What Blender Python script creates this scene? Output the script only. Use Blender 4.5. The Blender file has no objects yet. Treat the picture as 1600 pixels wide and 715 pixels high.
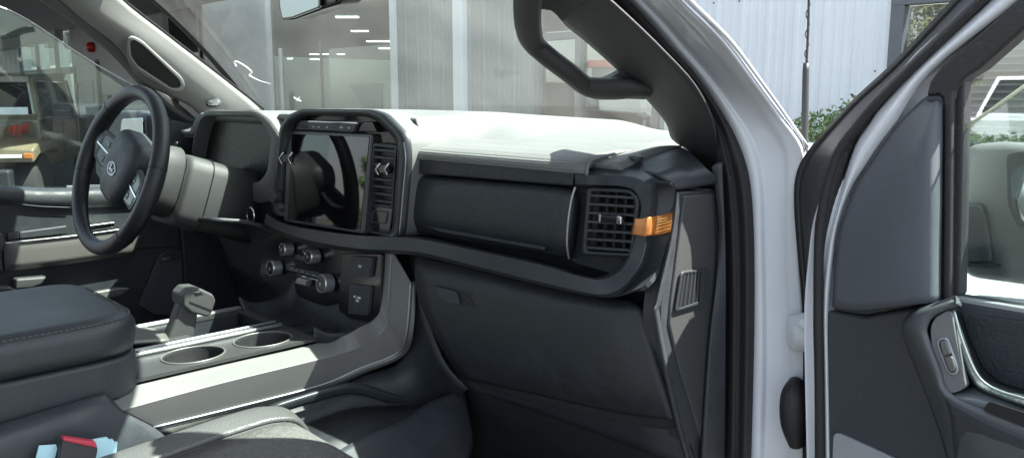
import bpy, bmesh, math, random
from mathutils import Vector as Vec, Matrix
random.seed(7)
sc = bpy.context.scene
COL = sc.collection
R = math.radians

# ------------------------------------------------------------------ camera model (metres; X right of truck, Y forward, Z up)
CAM = Vec((1.4, 0, 1.5)); YAW = R(46.3); PIT = R(9.3); FPX = 1270.0
cf = Vec((-math.sin(YAW)*math.cos(PIT), math.cos(YAW)*math.cos(PIT), -math.sin(PIT)))
cr = Vec((math.cos(YAW), math.sin(YAW), 0))
cu = cr.cross(cf)
def ray(px, py): return cf + cr*((px-800)/FPX) + cu*((357.5-py)/FPX)
def PN(px, py, p, n):
    d = ray(px, py); p = Vec(p); n = Vec(n)
    return CAM + d*((p-CAM).dot(n)/d.dot(n))
DN = Vec((.09, 1, 0)).normalized()          # open passenger door: normal of its trim plane
DP = Vec((.944, .97, 0))
PRN = Vec((.129, .43, .598)).normalized(); PRP = Vec((.78, 1.0, 1.42))   # passenger windscreen pillar
_a, _b, _c = Vec((-.76, 1.05, 1.45)), Vec((-.62, .6, 1.80)), Vec((-.80, .8, 1.45))
PLN = (_b-_a).cross(_c-_a).normalized(); PLP = _a                        # driver windscreen pillar
SN = Vec((0, -math.cos(R(8.5)), math.sin(R(8.5)))); SP = Vec((0, .83, 1.30))   # screen plane
def V(s):
    px, py, k, v = s
    if k == 'X': return PN(px, py, (v,0,0), (1,0,0))
    if k == 'Y': return PN(px, py, (0,v,0), (0,1,0))
    if k == 'Z': return PN(px, py, (0,0,v), (0,0,1))
    if k == 'D': return PN(px, py, DP-DN*v, DN)
    if k == 'R': return PN(px, py, PRP-PRN*v, PRN)
    if k == 'L': return PN(px, py, PLP+PLN*(v if PLN.x>0 else -v), PLN)
    if k == 'T': return PN(px, py, (0,.846,1.392+v), (0,-.18,1))
    if k == 'S': return PN(px, py, SP+SN*v, SN)
def VS(pts, k, v): return [V((p[0], p[1], k, v)) for p in pts]

def upto(row, d, n=1, end=False):
    r=[V(p) if len(p)==4 else Vec(p) for p in row]
    if end: r=r+[r[-1]+(r[-1]-r[-2]).normalized()*d]
    else: r=[r[0]+(r[0]-r[1]).normalized()*d]+r
    return r
# ------------------------------------------------------------------ materials
def newmat(name):
    m = bpy.data.materials.new(name); m.use_nodes = True
    nt = m.node_tree; nt.nodes.clear()
    out = nt.nodes.new('ShaderNodeOutputMaterial')
    return m, nt, out
def mat(name, col, rough=.5, metal=0, bump=0, bscale=200, var=.08, vscale=6, spec=.5, coat=0, kind='noise', rvar=.08, speck=0):
    m, nt, out = newmat(name); N = nt.nodes.new; L = nt.links.new
    b = N('ShaderNodeBsdfPrincipled'); L(b.outputs[0], out.inputs[0])
    tc = N('ShaderNodeTexCoord')
    b.inputs['Metallic'].default_value = metal
    b.inputs['Specular IOR Level'].default_value = spec
    b.inputs['Coat Weight'].default_value = coat; b.inputs['Coat Roughness'].default_value = .04
    n = N('ShaderNodeTexNoise'); n.inputs['Scale'].default_value = vscale; n.inputs['Detail'].default_value = 5
    L(tc.outputs['Object'], n.inputs['Vector'])
    r = N('ShaderNodeMapRange'); r.inputs[1].default_value=.3; r.inputs[2].default_value=.7
    r.inputs[3].default_value = 1-var; r.inputs[4].default_value = 1+var; L(n.outputs[0], r.inputs[0])
    mx = N('ShaderNodeVectorMath'); mx.operation='SCALE'; mx.inputs[0].default_value = col[:3]
    L(r.outputs[0], mx.inputs['Scale'])
    if speck:
        s1=N('ShaderNodeTexNoise'); s1.inputs['Scale'].default_value=190; s1.inputs['Detail'].default_value=4; L(tc.outputs['Object'],s1.inputs['Vector'])
        s2=N('ShaderNodeMapRange'); s2.inputs[1].default_value=.60; s2.inputs[2].default_value=.74; s2.inputs[3].default_value=0; s2.inputs[4].default_value=speck; L(s1.outputs[0],s2.inputs[0])
        s3=N('ShaderNodeMix'); s3.data_type='RGBA'; L(s2.outputs[0],s3.inputs[0]); L(mx.outputs[0],s3.inputs[6]); s3.inputs[7].default_value=(.22,.21,.19,1)
        L(s3.outputs[2], b.inputs['Base Color'])
    else: L(mx.outputs[0], b.inputs['Base Color'])
    rr = N('ShaderNodeMapRange'); rr.inputs[1].default_value=.3; rr.inputs[2].default_value=.7
    rr.inputs[3].default_value = max(.02, rough-rvar*rough*2); rr.inputs[4].default_value = min(1, rough+rvar*rough*2)
    L(n.outputs[0], rr.inputs[0]); L(rr.outputs[0], b.inputs['Roughness'])
    if bump:
        if kind == 'noise':
            t = N('ShaderNodeTexNoise'); t.inputs['Scale'].default_value = bscale; t.inputs['Detail'].default_value = 3; o = t.outputs[0]
        else:
            t = N('ShaderNodeTexVoronoi'); t.inputs['Scale'].default_value = bscale; o = t.outputs['Distance']
            t.inputs['Randomness'].default_value = .15 if kind == 'dots' else 1
        L(tc.outputs['Object'], t.inputs['Vector'])
        bp = N('ShaderNodeBump'); bp.inputs['Strength'].default_value = bump; bp.inputs['Distance'].default_value = .002
        L(o, bp.inputs['Height']); L(bp.outputs[0], b.inputs['Normal'])
    return m
def glass(name, tint=(.86,.93,.91), base=.05, veil=.0, rough=0.0):
    m, nt, out = newmat(name); N = nt.nodes.new; L = nt.links.new
    tr = N('ShaderNodeBsdfTransparent'); tr.inputs[0].default_value = (*tint, 1)
    gl = N('ShaderNodeBsdfGlossy'); gl.inputs['Roughness'].default_value = rough
    lw = N('ShaderNodeLayerWeight'); lw.inputs[0].default_value = .5
    pw = N('ShaderNodeMath'); pw.operation='POWER'; pw.inputs[1].default_value = 5; L(lw.outputs['Facing'], pw.inputs[0])
    ml = N('ShaderNodeMath'); ml.operation='MULTIPLY_ADD'; ml.inputs[1].default_value = 1-base; ml.inputs[2].default_value = base
    L(pw.outputs[0], ml.inputs[0])
    mx = N('ShaderNodeMixShader'); L(ml.outputs[0], mx.inputs[0]); L(tr.outputs[0], mx.inputs[1]); L(gl.outputs[0], mx.inputs[2])
    last = mx
    if veil:  # translucent film put in for the milky haze of reflections on the pane
        ds = N('ShaderNodeBsdfTranslucent'); ds.inputs[0].default_value = (.75,.78,.74,1)
        tc = N('ShaderNodeTexCoord'); n = N('ShaderNodeTexNoise'); n.inputs['Scale'].default_value = 5; n.inputs['Detail'].default_value = 6
        L(tc.outputs['Object'], n.inputs['Vector'])
        r = N('ShaderNodeMapRange'); r.inputs[1].default_value=.3; r.inputs[2].default_value=.75; r.inputs[3].default_value=veil*.6; r.inputs[4].default_value=veil*1.5
        L(n.outputs[0], r.inputs[0])
        m2 = N('ShaderNodeMixShader'); L(r.outputs[0], m2.inputs[0]); L(mx.outputs[0], m2.inputs[1]); L(ds.outputs[0], m2.inputs[2]); last = m2
    L(last.outputs[0], out.inputs[0]); return m
def emit(name, col, s):
    m, nt, out = newmat(name); e = nt.nodes.new('ShaderNodeEmission'); e.inputs[0].default_value = (*col,1); e.inputs[1].default_value = s
    nt.links.new(e.outputs[0], out.inputs[0]); return m

M = {}
M['plastic']   = mat('dark_grained_plastic', (.021,.026,.030), .50, bump=.25, bscale=900, speck=0.1, var=.06, vscale=45)
M['plastic2']  = mat('charcoal_plastic', (.034,.040,.046), .52, bump=.25, bscale=800, speck=0.1, var=.06, vscale=45)
M['sail']      = mat('blue_grey_soft_plastic', (.085,.095,.108), .55, bump=.2, bscale=900, speck=0.08)
M['greyplastic']= mat('grey_grained_plastic', (.045,.048,.047), .55, bump=.3, bscale=800, speck=0.12)
M['pillar']    = mat('pillar_trim', (.034,.035,.037), .60, bump=.3, bscale=700, speck=0.07)
M['pillarsunlit']= mat('pillar_trim_sunlit', (.24,.24,.232), .65, bump=.4, bscale=600)  # paler copy of the pillar trim, driver-side sunlight put into its colour
M['pad']       = mat('dotted_dash_pad', (.145,.15,.146), .55, bump=1.0, bscale=240, kind='dots', var=.05)
M['smoothpad'] = mat('smooth_dash_pad', (.145,.15,.146), .52, bump=.3, bscale=500)
M['softdark']  = mat('dark_soft_trim', (.019,.025,.028), .55, bump=.4, bscale=260, speck=0.08, var=.06, vscale=45)
M['gloss']     = mat('gloss_black', (.012,.013,.014), .16, rvar=.3, speck=0.025)
M['screen']    = mat('screen_glass', (.004,.004,.005), .03, spec=.42, rvar=0)
M['satin']     = mat('satin_dark_trim', (.026,.032,.036), .40, bump=.1, bscale=900, speck=0.05)
M['dull']      = mat('smoked_display', (.010,.012,.012), .30, spec=.35)
M['leather']   = mat('black_leather', (.018,.020,.022), .40, bump=.12, bscale=800, kind='voronoi', speck=0.05)
M['leather2']  = mat('armrest_leather', (.030,.036,.040), .44, bump=.16, bscale=900, kind='voronoi', speck=0.08)
M['stitch']    = mat('stitching_thread', (.085,.092,.095), .7)
M['chrome']    = mat('chrome', (.72,.74,.75), .12, 1)
M['silver']    = mat('satin_silver', (.36,.38,.385), .45, .6)
M['silverdark']= mat('brushed_grey_trim', (.15,.152,.142), .42, .35, bump=.05, bscale=300)
M['console']   = mat('satin_console_trim', (.165,.168,.162), .48, .12)
M['amber']     = mat('copper_orange_trim', (.50,.20,.055), .32, .45, bump=.1, bscale=500)
M['ambergold'] = mat('gold_stripe', (.85,.48,.13), .35, .3)
M['carpet']    = mat('carpet', (.015,.017,.019), .95, bump=1, bscale=500, speck=0.25)
M['fabric']    = mat('grey_woven_seat', (.10,.103,.096), .9, bump=1, bscale=350, var=.25, vscale=140)
M['seatleather']=mat('seat_bolster_leather', (.078,.082,.080), .45, bump=.3, bscale=400, kind='voronoi')
M['endcap']    = mat('end_cap_plastic', (.046,.050,.050), .55, bump=.3, bscale=700, speck=.08)
M['knob']      = mat('knob_metal', (.50,.52,.53), .28, .7)
M['doorplate'] = mat('grey_switch_plate', (.15,.16,.16), .40, bump=.1, bscale=900, speck=.05)
M['deck']      = mat('dark_satin_deck', (.060,.064,.064), .30, .25, speck=.05)
M['platelight']= mat('pale_grey_plate', (.30,.32,.325), .45, var=.04)
M['doortrim']  = mat('satin_door_trim', (.085,.094,.098), .36, bump=.1, bscale=900, speck=.05)
M['rubber']    = mat('black_rubber', (.015,.016,.017), .55, bump=.2, bscale=300, speck=0.15)
M['rubber2']   = mat('seal_rubber', (.020,.019,.020), .62, bump=.5, bscale=700, speck=0.12)
M['paint']     = mat('white_paint', (.72,.75,.77), .30, coat=1, var=.02, spec=.4)
M['jamb']      = mat('white_jamb_paint', (.70,.73,.75), .34, coat=.5, var=.03, spec=.4)
M['mirror']    = mat('mirror_glass', (.85,.87,.87), .03, 1, rvar=0)
M['dimmirror'] = mat('dim_mirror_glass', (.22,.25,.24), .04, 1, rvar=0)
M['housing']   = mat('mirror_housing_plastic', (.095,.100,.098), .5, bump=.2, bscale=700, speck=.08)
M['ws']        = glass('windscreen_glass', (.78,.87,.84), .05, .028)
M['glass']     = glass('side_window_glass', (.84,.92,.90), .05, .01)
M['showglass'] = glass('showroom_glass', (.56,.65,.62), .06)
M['paneedge']  = mat('glass_edge', (.72,.80,.55), .3)
M['bayglass']  = glass('glazed_bay_glass', (.62,.70,.68), .22)
M['blindglass']= glass('blinds_window_glass', (.8,.84,.84), .17)
M['white']     = mat('white_print', (.8,.82,.82), .5)
M['chalk']     = mat('white_paint_marker', (.9,.9,.88), .7)
M['black']     = mat('black_frit', (.01,.01,.01), .5)
M['siding']    = mat('white_metal_siding', (.80,.83,.83), .45, var=.03, vscale=1.5)
M['dimsiding']= mat('dimmed_white_siding', (.23,.255,.245), .5, var=.06, vscale=1.5)  # white siding darkened in colour for shade and windscreen tint over it
M['post']      = mat('white_trim_paint', (.86,.88,.88), .4, var=.03)
M['frame']     = mat('dark_window_frame', (.12,.13,.14), .45)
M['blind']     = mat('blind_slats', (.42,.41,.38), .6)
M['dark']      = mat('showroom_interior', (.07,.075,.07), .8)
M['darkfloor'] = mat('showroom_floor', (.16,.16,.15), .35)
M['asphalt']   = mat('asphalt', (.055,.055,.055), .9, bump=.8, bscale=60, var=.2, vscale=3)
M['soffit']    = mat('soffit_panel', (.34,.35,.34), .6)
M['wallgrey']  = mat('light_grey_wall', (.44,.46,.46), .7)
M['doorgrey']  = mat('grey_steel_door', (.36,.39,.40), .55)
M['red']       = mat('red_bell_paint', (.45,.02,.02), .35)
M['tan']       = mat('tan_car_paint', (.15,.125,.078), .35, coat=.6, var=.03)
M['redletter'] = mat('red_decal', (.50,.04,.02), .5)
M['orangelens']= mat('orange_lens', (.45,.15,.03), .2)
M['headlens']  = mat('clear_lamp', (.75,.74,.68), .15)
M['tire']      = mat('tyre_rubber', (.02,.02,.02), .8)
M['paper']     = mat('pale_blue_paper', (.45,.72,.80), .7)
M['bookred']   = mat('red_cover_edge', (.45,.04,.07), .5)
M['bookdark']  = mat('dark_cover', (.035,.035,.04), .5)
M['bark']      = mat('bark', (.12,.09,.06), .9)
M['redwall']   = mat('red_shop_wall', (.35,.07,.05), .7)
M['lamp']      = emit('strip_lamp', (1,.97,.88), 3.2)
def leafmat(name, c1, c2):
    m, nt, out = newmat(name); N = nt.nodes.new; L = nt.links.new
    b = N('ShaderNodeBsdfPrincipled'); b.inputs['Roughness'].default_value=.6; L(b.outputs[0], out.inputs[0])
    g = N('ShaderNodeNewGeometry'); mx = N('ShaderNodeMix'); mx.data_type='RGBA'
    L(g.outputs['Random Per Island'], mx.inputs[0]); mx.inputs[6].default_value=(*c1,1); mx.inputs[7].default_value=(*c2,1)
    L(mx.outputs[2], b.inputs['Base Color']); return m
M['leaf'] = leafmat('evergreen_leaf', (.075,.15,.045), (.24,.33,.12))
M['leafdry'] = leafmat('tree_leaf', (.07,.10,.03), (.20,.20,.09))
# perforated grille
M['grille'] = mat('perforated_grille', (.05,.056,.062), .5, bump=1, bscale=260, kind='dots')

# ------------------------------------------------------------------ object helpers
def link(name, me, m, parent=None, smooth=False):
    o = bpy.data.objects.new(name, me); COL.objects.link(o)
    if m is not None: me.materials.append(M[m] if isinstance(m, str) else m)
    if smooth:
        for p in me.polygons: p.use_smooth = True
    if parent is not None:
        o.parent = parent
        mw = Matrix.Identity(4); q = parent
        while q is not None:
            mw = q.matrix_basis @ mw if q.parent is None else q.matrix_basis @ (q.matrix_parent_inverse.inverted() @ mw if False else mw); q = q.parent
        o.matrix_parent_inverse = Matrix.Identity(4)
        o.matrix_basis = Matrix.Identity(4)
        me_inv = mw.inverted()
        if me_inv != Matrix.Identity(4): me.transform(me_inv)
    return o
def from_bm(name, bm, m, parent=None, smooth=False):
    me = bpy.data.meshes.new(name); bmesh.ops.recalc_face_normals(bm, faces=bm.faces[:]); bm.to_mesh(me); bm.free()
    return link(name, me, m, parent, smooth)
def bevel(o, w, seg=3, ang=30):
    b = o.modifiers.new('bevel', 'BEVEL'); b.width = w; b.segments = seg; b.limit_method='ANGLE'; b.angle_limit=R(ang); b.harden_normals=False
    for p in o.data.polygons: p.use_smooth = True
    w2 = o.modifiers.new('wn','WEIGHTED_NORMAL'); w2.keep_sharp=False
    return o
def empty(name, loc, label=None, cat=None, group=None):
    o = bpy.data.objects.new(name, None); COL.objects.link(o); o.location = loc; o.empty_display_size=.1
    tag(o, label, cat, group); return o
def tag(o, label=None, cat=None, group=None, kind=None):
    if label: o['label']=label
    if cat: o['category']=cat
    if group: o['group']=group
    if kind: o['kind']=kind
    return o
def fillet(pts, r, n=5):
    if r <= 0: return list(pts)
    out = []; k = len(pts)
    for i in range(k):
        a, b, c = pts[i-1], pts[i], pts[(i+1)%k]
        ra = min(r, (a-b).length*.45); rc = min(r, (c-b).length*.45)
        p0 = b+(a-b).normalized()*ra; p2 = b+(c-b).normalized()*rc
        for j in range(n+1):
            t = j/n; out.append(p0*(1-t)**2 + b*2*t*(1-t) + p2*t*t)
    return out
def resamp(pts, n):
    k=len(pts); d=[0]
    for i in range(k): d.append(d[-1]+(pts[(i+1)%k]-pts[i]).length)
    out=[]; j=0
    for i in range(n):
        s=d[-1]*i/n
        while d[j+1]<s: j+=1
        t=(s-d[j])/max(1e-9,d[j+1]-d[j]); out.append(pts[j].lerp(pts[(j+1)%k],t))
    return out
def polynormal(pts):
    n=Vec((0,0,0))
    for i in range(len(pts)):
        a,b=pts[i],pts[(i+1)%len(pts)]; n+=a.cross(b)
    return n.normalized()
def plate(name, pts, depth, m, parent=None, bev=.004, seg=3, rad=0, back=None):
    """outline with real thickness, thickened away from the viewer's side"""
    pts = fillet([Vec(p) for p in pts], rad)
    c = sum(pts, Vec())/len(pts); n = polynormal([p-c for p in pts])
    if n.dot(CAM-c) < 0: n = -n
    d = Vec(back).normalized()*depth if back is not None else -n*depth
    bm = bmesh.new()
    f=[bm.verts.new(p) for p in pts]; b=[bm.verts.new(p+d) for p in pts]
    bm.faces.new(f); bm.faces.new(b[::-1])
    for i in range(len(pts)): bm.faces.new((f[i-1],f[i],b[i],b[i-1]))
    o = from_bm(name,bm,m,parent)
    if bev: bevel(o,bev,seg)
    return o
def cat1(p, t):
    n=len(p)-1; x=min(max(t*n,0),n-1e-6); i=int(x); u=x-i
    a=p[max(i-1,0)]; b=p[i]; c=p[i+1]; d=p[min(i+2,n)]
    return ((b*2)+(c-a)*u+(a*2-b*5+c*4-d)*u*u+(b*3-a-c*3+d)*u**3)*.5
def loft(name, rows, m, parent=None, nu=4, nv=4, thick=.004, smooth=True, away=True):
    """smooth sheet through rows of points, thickened on the hidden side"""
    rows=[[V(p) if len(p)==4 else Vec(p) for p in r] for r in rows]
    K=len(rows[0]); A=(K-1)*nu+1; B=(len(rows)-1)*nv+1
    rr=[[cat1(r,i/(A-1)) if nu>1 else r[i] for i in range(A)] for r in rows]
    g=[[cat1([rr[k][i] for k in range(len(rows))], j/(B-1)) if nv>1 else rr[j][i] for i in range(A)] for j in range(B)]
    bm=bmesh.new(); vs=[[bm.verts.new(p) for p in r] for r in g]
    for j in range(B-1):
        for i in range(A-1):
            try: bm.faces.new((vs[j][i],vs[j][i+1],vs[j+1][i+1],vs[j+1][i]))
            except ValueError: pass
    bm.normal_update()
    s=sum(f.normal.dot(CAM-f.calc_center_median())*f.calc_area() for f in bm.faces)
    if s<0: bmesh.ops.reverse_faces(bm,faces=bm.faces[:])
    me=bpy.data.meshes.new(name); bm.to_mesh(me); bm.free()
    o=link(name,me,m,parent,smooth)
    if thick:
        q=o.modifiers.new('solid','SOLIDIFY'); q.thickness=thick; q.offset=-1
    return o
def rings(name, loops, m, parent=None, cap0=False, cap1=False, smooth=True, closed=False):
    bm=bmesh.new(); L=[[bm.verts.new(p) for p in l] for l in loops]; n=len(loops[0])
    if closed: L.append(L[0])
    for a,b in zip(L,L[1:]):
        for i in range(n): bm.faces.new((a[i-1],a[i],b[i],b[i-1]))
    if cap0: bm.faces.new(L[0])
    if cap1: bm.faces.new(L[-1][::-1])
    return from_bm(name,bm,m,parent,smooth)
def frame(name, outer, inner, depth, m, parent=None, back=(0,1,0), bev=.003, n=64, rad=.006, irad=.005):
    back=Vec(back).normalized()*depth
    o=resamp(fillet([Vec(p) for p in outer],rad),n); i=resamp(fillet([Vec(p) for p in inner],irad),n)
    ob=rings(name,[o,i,[p+back for p in i],[p+back for p in o]],m,parent,closed=True,smooth=False)
    return bevel(ob,bev,2)
def tube(name, path, rad, m, parent=None, seg=12, sub=6, flat=1, up=None, cyc=False):
    path=[V(p) if len(p)==4 else Vec(p) for p in path]
    if not isinstance(rad,(list,tuple)): rad=[rad]*len(path)
    if cyc:
        P=path; Rr=list(rad)
    else:
        n=(len(path)-1)*sub+1
        P=[cat1(path,i/(n-1)) for i in range(n)] if sub>1 else path
        rv=[Vec((x,0,0)) for x in rad]; Rr=[cat1(rv,i/(n-1)).x for i in range(n)] if sub>1 else list(rad)
    loops=[]; k=len(P); nprev=None
    for i in range(k):
        t=((P[(i+1)%k]-P[i-1]) if cyc else (P[min(i+1,k-1)]-P[max(i-1,0)])).normalized()
        a=Vec(up) if up else (nprev or (Vec((0,0,1)) if abs(t.z)<.9 else Vec((0,1,0))))
        x=(a-t*a.dot(t)).normalized(); y=t.cross(x); nprev=x
        loops.append([P[i]+x*math.cos(2*math.pi*j/seg)*Rr[i]*flat+y*math.sin(2*math.pi*j/seg)*Rr[i] for j in range(seg)])
    return rings(name,loops,m,parent,not cyc,not cyc,True,cyc)
def box(name, c, s, m, parent=None, bev=.004, rot=None, seg=3):
    bm=bmesh.new(); bmesh.ops.create_cube(bm,size=1)
    mt=Matrix.Translation(Vec(c))@((rot if rot is not None else Matrix.Identity(3)).to_4x4())@Matrix.Diagonal((*s,1))
    bm.transform(mt); o=from_bm(name,bm,m,parent)
    if bev: bevel(o,bev,seg)
    return o
def addbox(bm, c, s, rot=None):
    mt=Matrix.Translation(Vec(c))@((rot if rot is not None else Matrix.Identity(3)).to_4x4())@Matrix.Diagonal((*s,1))
    bmesh.ops.create_cube(bm,size=1,matrix=mt)
def slab(bm, pts, d):
    f=[bm.verts.new(p) for p in pts]; b=[bm.verts.new(p+d) for p in pts]
    bm.faces.new(f); bm.faces.new(b[::-1])
    for i in range(len(pts)): bm.faces.new((f[i-1],f[i],b[i],b[i-1]))
def disc(name, c, axis, prof, m, parent=None, seg=32, sx=1, cap=True, knurl=0):
    """lathe: prof = [(radius, height along axis)]"""
    ax=Vec(axis).normalized(); x=(Vec((1,0,0))-ax*ax.x).normalized() if abs(ax.x)<.9 else Vec((0,1,0)); x=(x-ax*x.dot(ax)).normalized(); y=ax.cross(x)
    loops=[]
    for r,h in prof:
        l=[]
        for j in range(seg):
            a=2*math.pi*j/seg; q=r*(1+(knurl if j%2 else 0))
            l.append(Vec(c)+ax*h+x*math.cos(a)*q*sx+y*math.sin(a)*q)
        loops.append(l)
    o=rings(name,loops,m,parent,cap,cap,False)
    bevel(o,.0006,2,25); return o
def text(name, s, size, c, xdir, ydir, m, parent=None, ext=.0003):
    cu_=bpy.data.curves.new(name,'FONT'); cu_.body=s; cu_.size=size; cu_.align_x='CENTER'; cu_.align_y='CENTER'; cu_.extrude=ext
    x=Vec(xdir).normalized(); z=x.cross(Vec(ydir)).normalized(); y=z.cross(x)
    mt=Matrix((x,y,z)).transposed().to_4x4(); mt.translation=Vec(c)
    t=bpy.data.objects.new(name+'_tmp',cu_); COL.objects.link(t)
    dg=bpy.context.evaluated_depsgraph_get(); dg.update()
    me=bpy.data.meshes.new_from_object(t.evaluated_get(dg)); bpy.data.objects.remove(t); me.transform(mt); me.materials.clear()
    return link(name,me,m,parent)
def sub(name, parent):            # plain grouping part (Empty at world origin under the truck)
    return empty_child(name,parent)
def grille(name, q, n, m, parent, depth=.006, t=.35, horizontal=True, back=(0,1,0), tilt=0):
    """n slats between the four corners q = tl,tr,br,bl, one mesh"""
    tl,tr,br,bl=[Vec(p) for p in q]; bm=bmesh.new(); bk=Vec(back).normalized()*depth
    for i in range(n):
        a=(i+.5-t/2)/n; b=(i+.5+t/2)/n
        if horizontal: p=[tl.lerp(bl,a),tr.lerp(br,a),tr.lerp(br,b),tl.lerp(bl,b)]
        else: p=[tl.lerp(tr,a),tl.lerp(tr,b),bl.lerp(br,b),bl.lerp(br,a)]
        slab(bm,p,bk)
    o=from_bm(name,bm,m,parent); bevel(o,.0007,2); return o

# ================================================================== TRUCK
truck = empty('pickup_truck',(0,0,0),'white pickup truck with black interior and its passenger door open','truck')
def part(name): 
    o=bpy.data.objects.new(name,None); COL.objects.link(o); o.parent=truck; o.empty_display_size=.05; return o

# ---------------- dashboard
dash = part('dashboard')
def ywind(x): return 1.43-.62*(abs(x)/.8)**2.4*.62
def ss(a,b,x):
    t=min(max((x-a)/(b-a),0),1); return t*t*(3-2*t)
def ztop(x,t):
    c=ss(-.30,-.24,x)*(1-ss(.258,.40,x))          # raised middle behind the screen
    k=(1-ss(-.31,-.25,x))*ss(-.74,-.66,x)         # raised hood in front of the driver
    c=ss(-.30,-.24,x)*(1-ss(.256,.272+.15*ss(0,.35,t),x)) if x>0 else c
    z=1.410+.016*ss(0,.30,t)+.054*c*(1-.75*t)+.048*k*(1-.85*t)+.012*t*(1-abs(x)/.9)
    return z
# main top sheet
rows=[]
xs=[-.79+i*1.49/79 for i in range(80)]
for t in [0,.02,.06,.15,.3,.5,.75,1]:
    rows.append([Vec((x, .868+(ywind(x)-.868)*t, ztop(x,t)-(.004 if t==0 else 0))) for x in xs])
loft('dash_top',rows,'smoothpad',dash,1,3,.02)
# passenger pad with dotted grain, rolled over its rear edge
padrows=[]
for (y,z) in [(.847,1.392),(.845,1.398),(.848,1.406),(.858,1.4125),(.875,1.4165),(.92,1.421),(1.0,1.428),(1.12,1.4345)]:
    x0=.247+max(0,y-.86)*.10
    padrows.append([Vec((x0+(.660-x0)*i/20, y, z)) for i in range(21)])
loft('dash_pad',padrows,'pad',dash,1,3,.010)
tube('pad_seam',[Vec((.664,.846,1.392)),Vec((.664,.850,1.408)),Vec((.664,.872,1.4150)),Vec((.668,.95,1.4225)),Vec((.672,1.06,1.4265))],.0022,'smoothpad',dash,8,4)
plate('defroster_cover',[Vec((-.12,1.16,1.4515)),Vec((.10,1.16,1.4515)),Vec((.13,1.36,1.4545)),Vec((-.16,1.36,1.4545))],.012,'plastic',dash,.003)
plate('pad_lip',VS([(633,246),(897,265),(893,291),(637,270)],'Y',.849),.03,'softdark',dash,.004)
gl=[]
for yy,a,b in [(.862,(634,271),(893,293)),(.850,(632,282),(893,305)),(.846,(629,315),(889,345)),(.848,(630,342),(886,380)),(.860,(637,361),(888,404))]:
    gl.append([V((a[0]+(b[0]-a[0])*i/6, a[1]+(b[1]-a[1])*i/6,'Y',yy)) for i in range(7)])
loft('upper_glove_door',gl,'softdark',dash,2,4,.02)
plate('glove_door_slot',VS([(660,352),(852,386),(850,391),(690,363)],'Y',.843),.008,'plastic',dash,.001)
tube('trim_line',[(899,292,'Y',.845),(893,312,'Y',.842),(888,345,'Y',.840),(886,380,'Y',.842),(889,404,'Y',.85)],.0016,'silver',dash,8)
plate('dash_core',[Vec((-.78,.905,1.40)),Vec((.77,.905,1.40)),Vec((.77,.93,1.1)),Vec((-.78,.93,1.1))],.05,'plastic',dash,.004)

# passenger end vent
plate('vent_surround',VS([(898,293),(975,294),(998,306),(1000,330),(992,370),(974,408),(955,428),(900,412),(889,404),(887,370),(891,335)],'Y',.873),.01,'softdark',dash,.002)
sv=part('side_vent')
vq=VS([(921,298),(992,302),(990,398),(913,393)],'Y',.848)
plate('vent_back',[p+Vec((0,.021,0)) for p in vq],.003,'black',sv,0)
grille('vertical_vanes',[p+Vec((0,.011,0)) for p in vq],5,'plastic',sv,.009,.20,False)
grille('slats',[p+Vec((0,-.001,0)) for p in vq],7,'plastic2',sv,.010,.30)
frame('vent_frame',VS([(917,293),(984,296),(998,310),(996,335),(988,402),(908,398)],'Y',.846),VS([(922,299),(982,302),(992,313),(990,335),(983,396),(914,392)],'Y',.846),.012,'plastic',sv)
plate('vent_tab',VS([(936,335),(969,338),(969,350),(935,347)],'Y',.832),.014,'gloss',sv,.003)
plate('tab_end',VS([(963,337),(970,338),(970,351),(962,350)],'Y',.8305),.012,'chrome',sv,.002)
plate('tab_tip',VS([(935,335),(938,335),(937,347),(934,347)],'Y',.8305),.012,'chrome',sv,.001)

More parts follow.
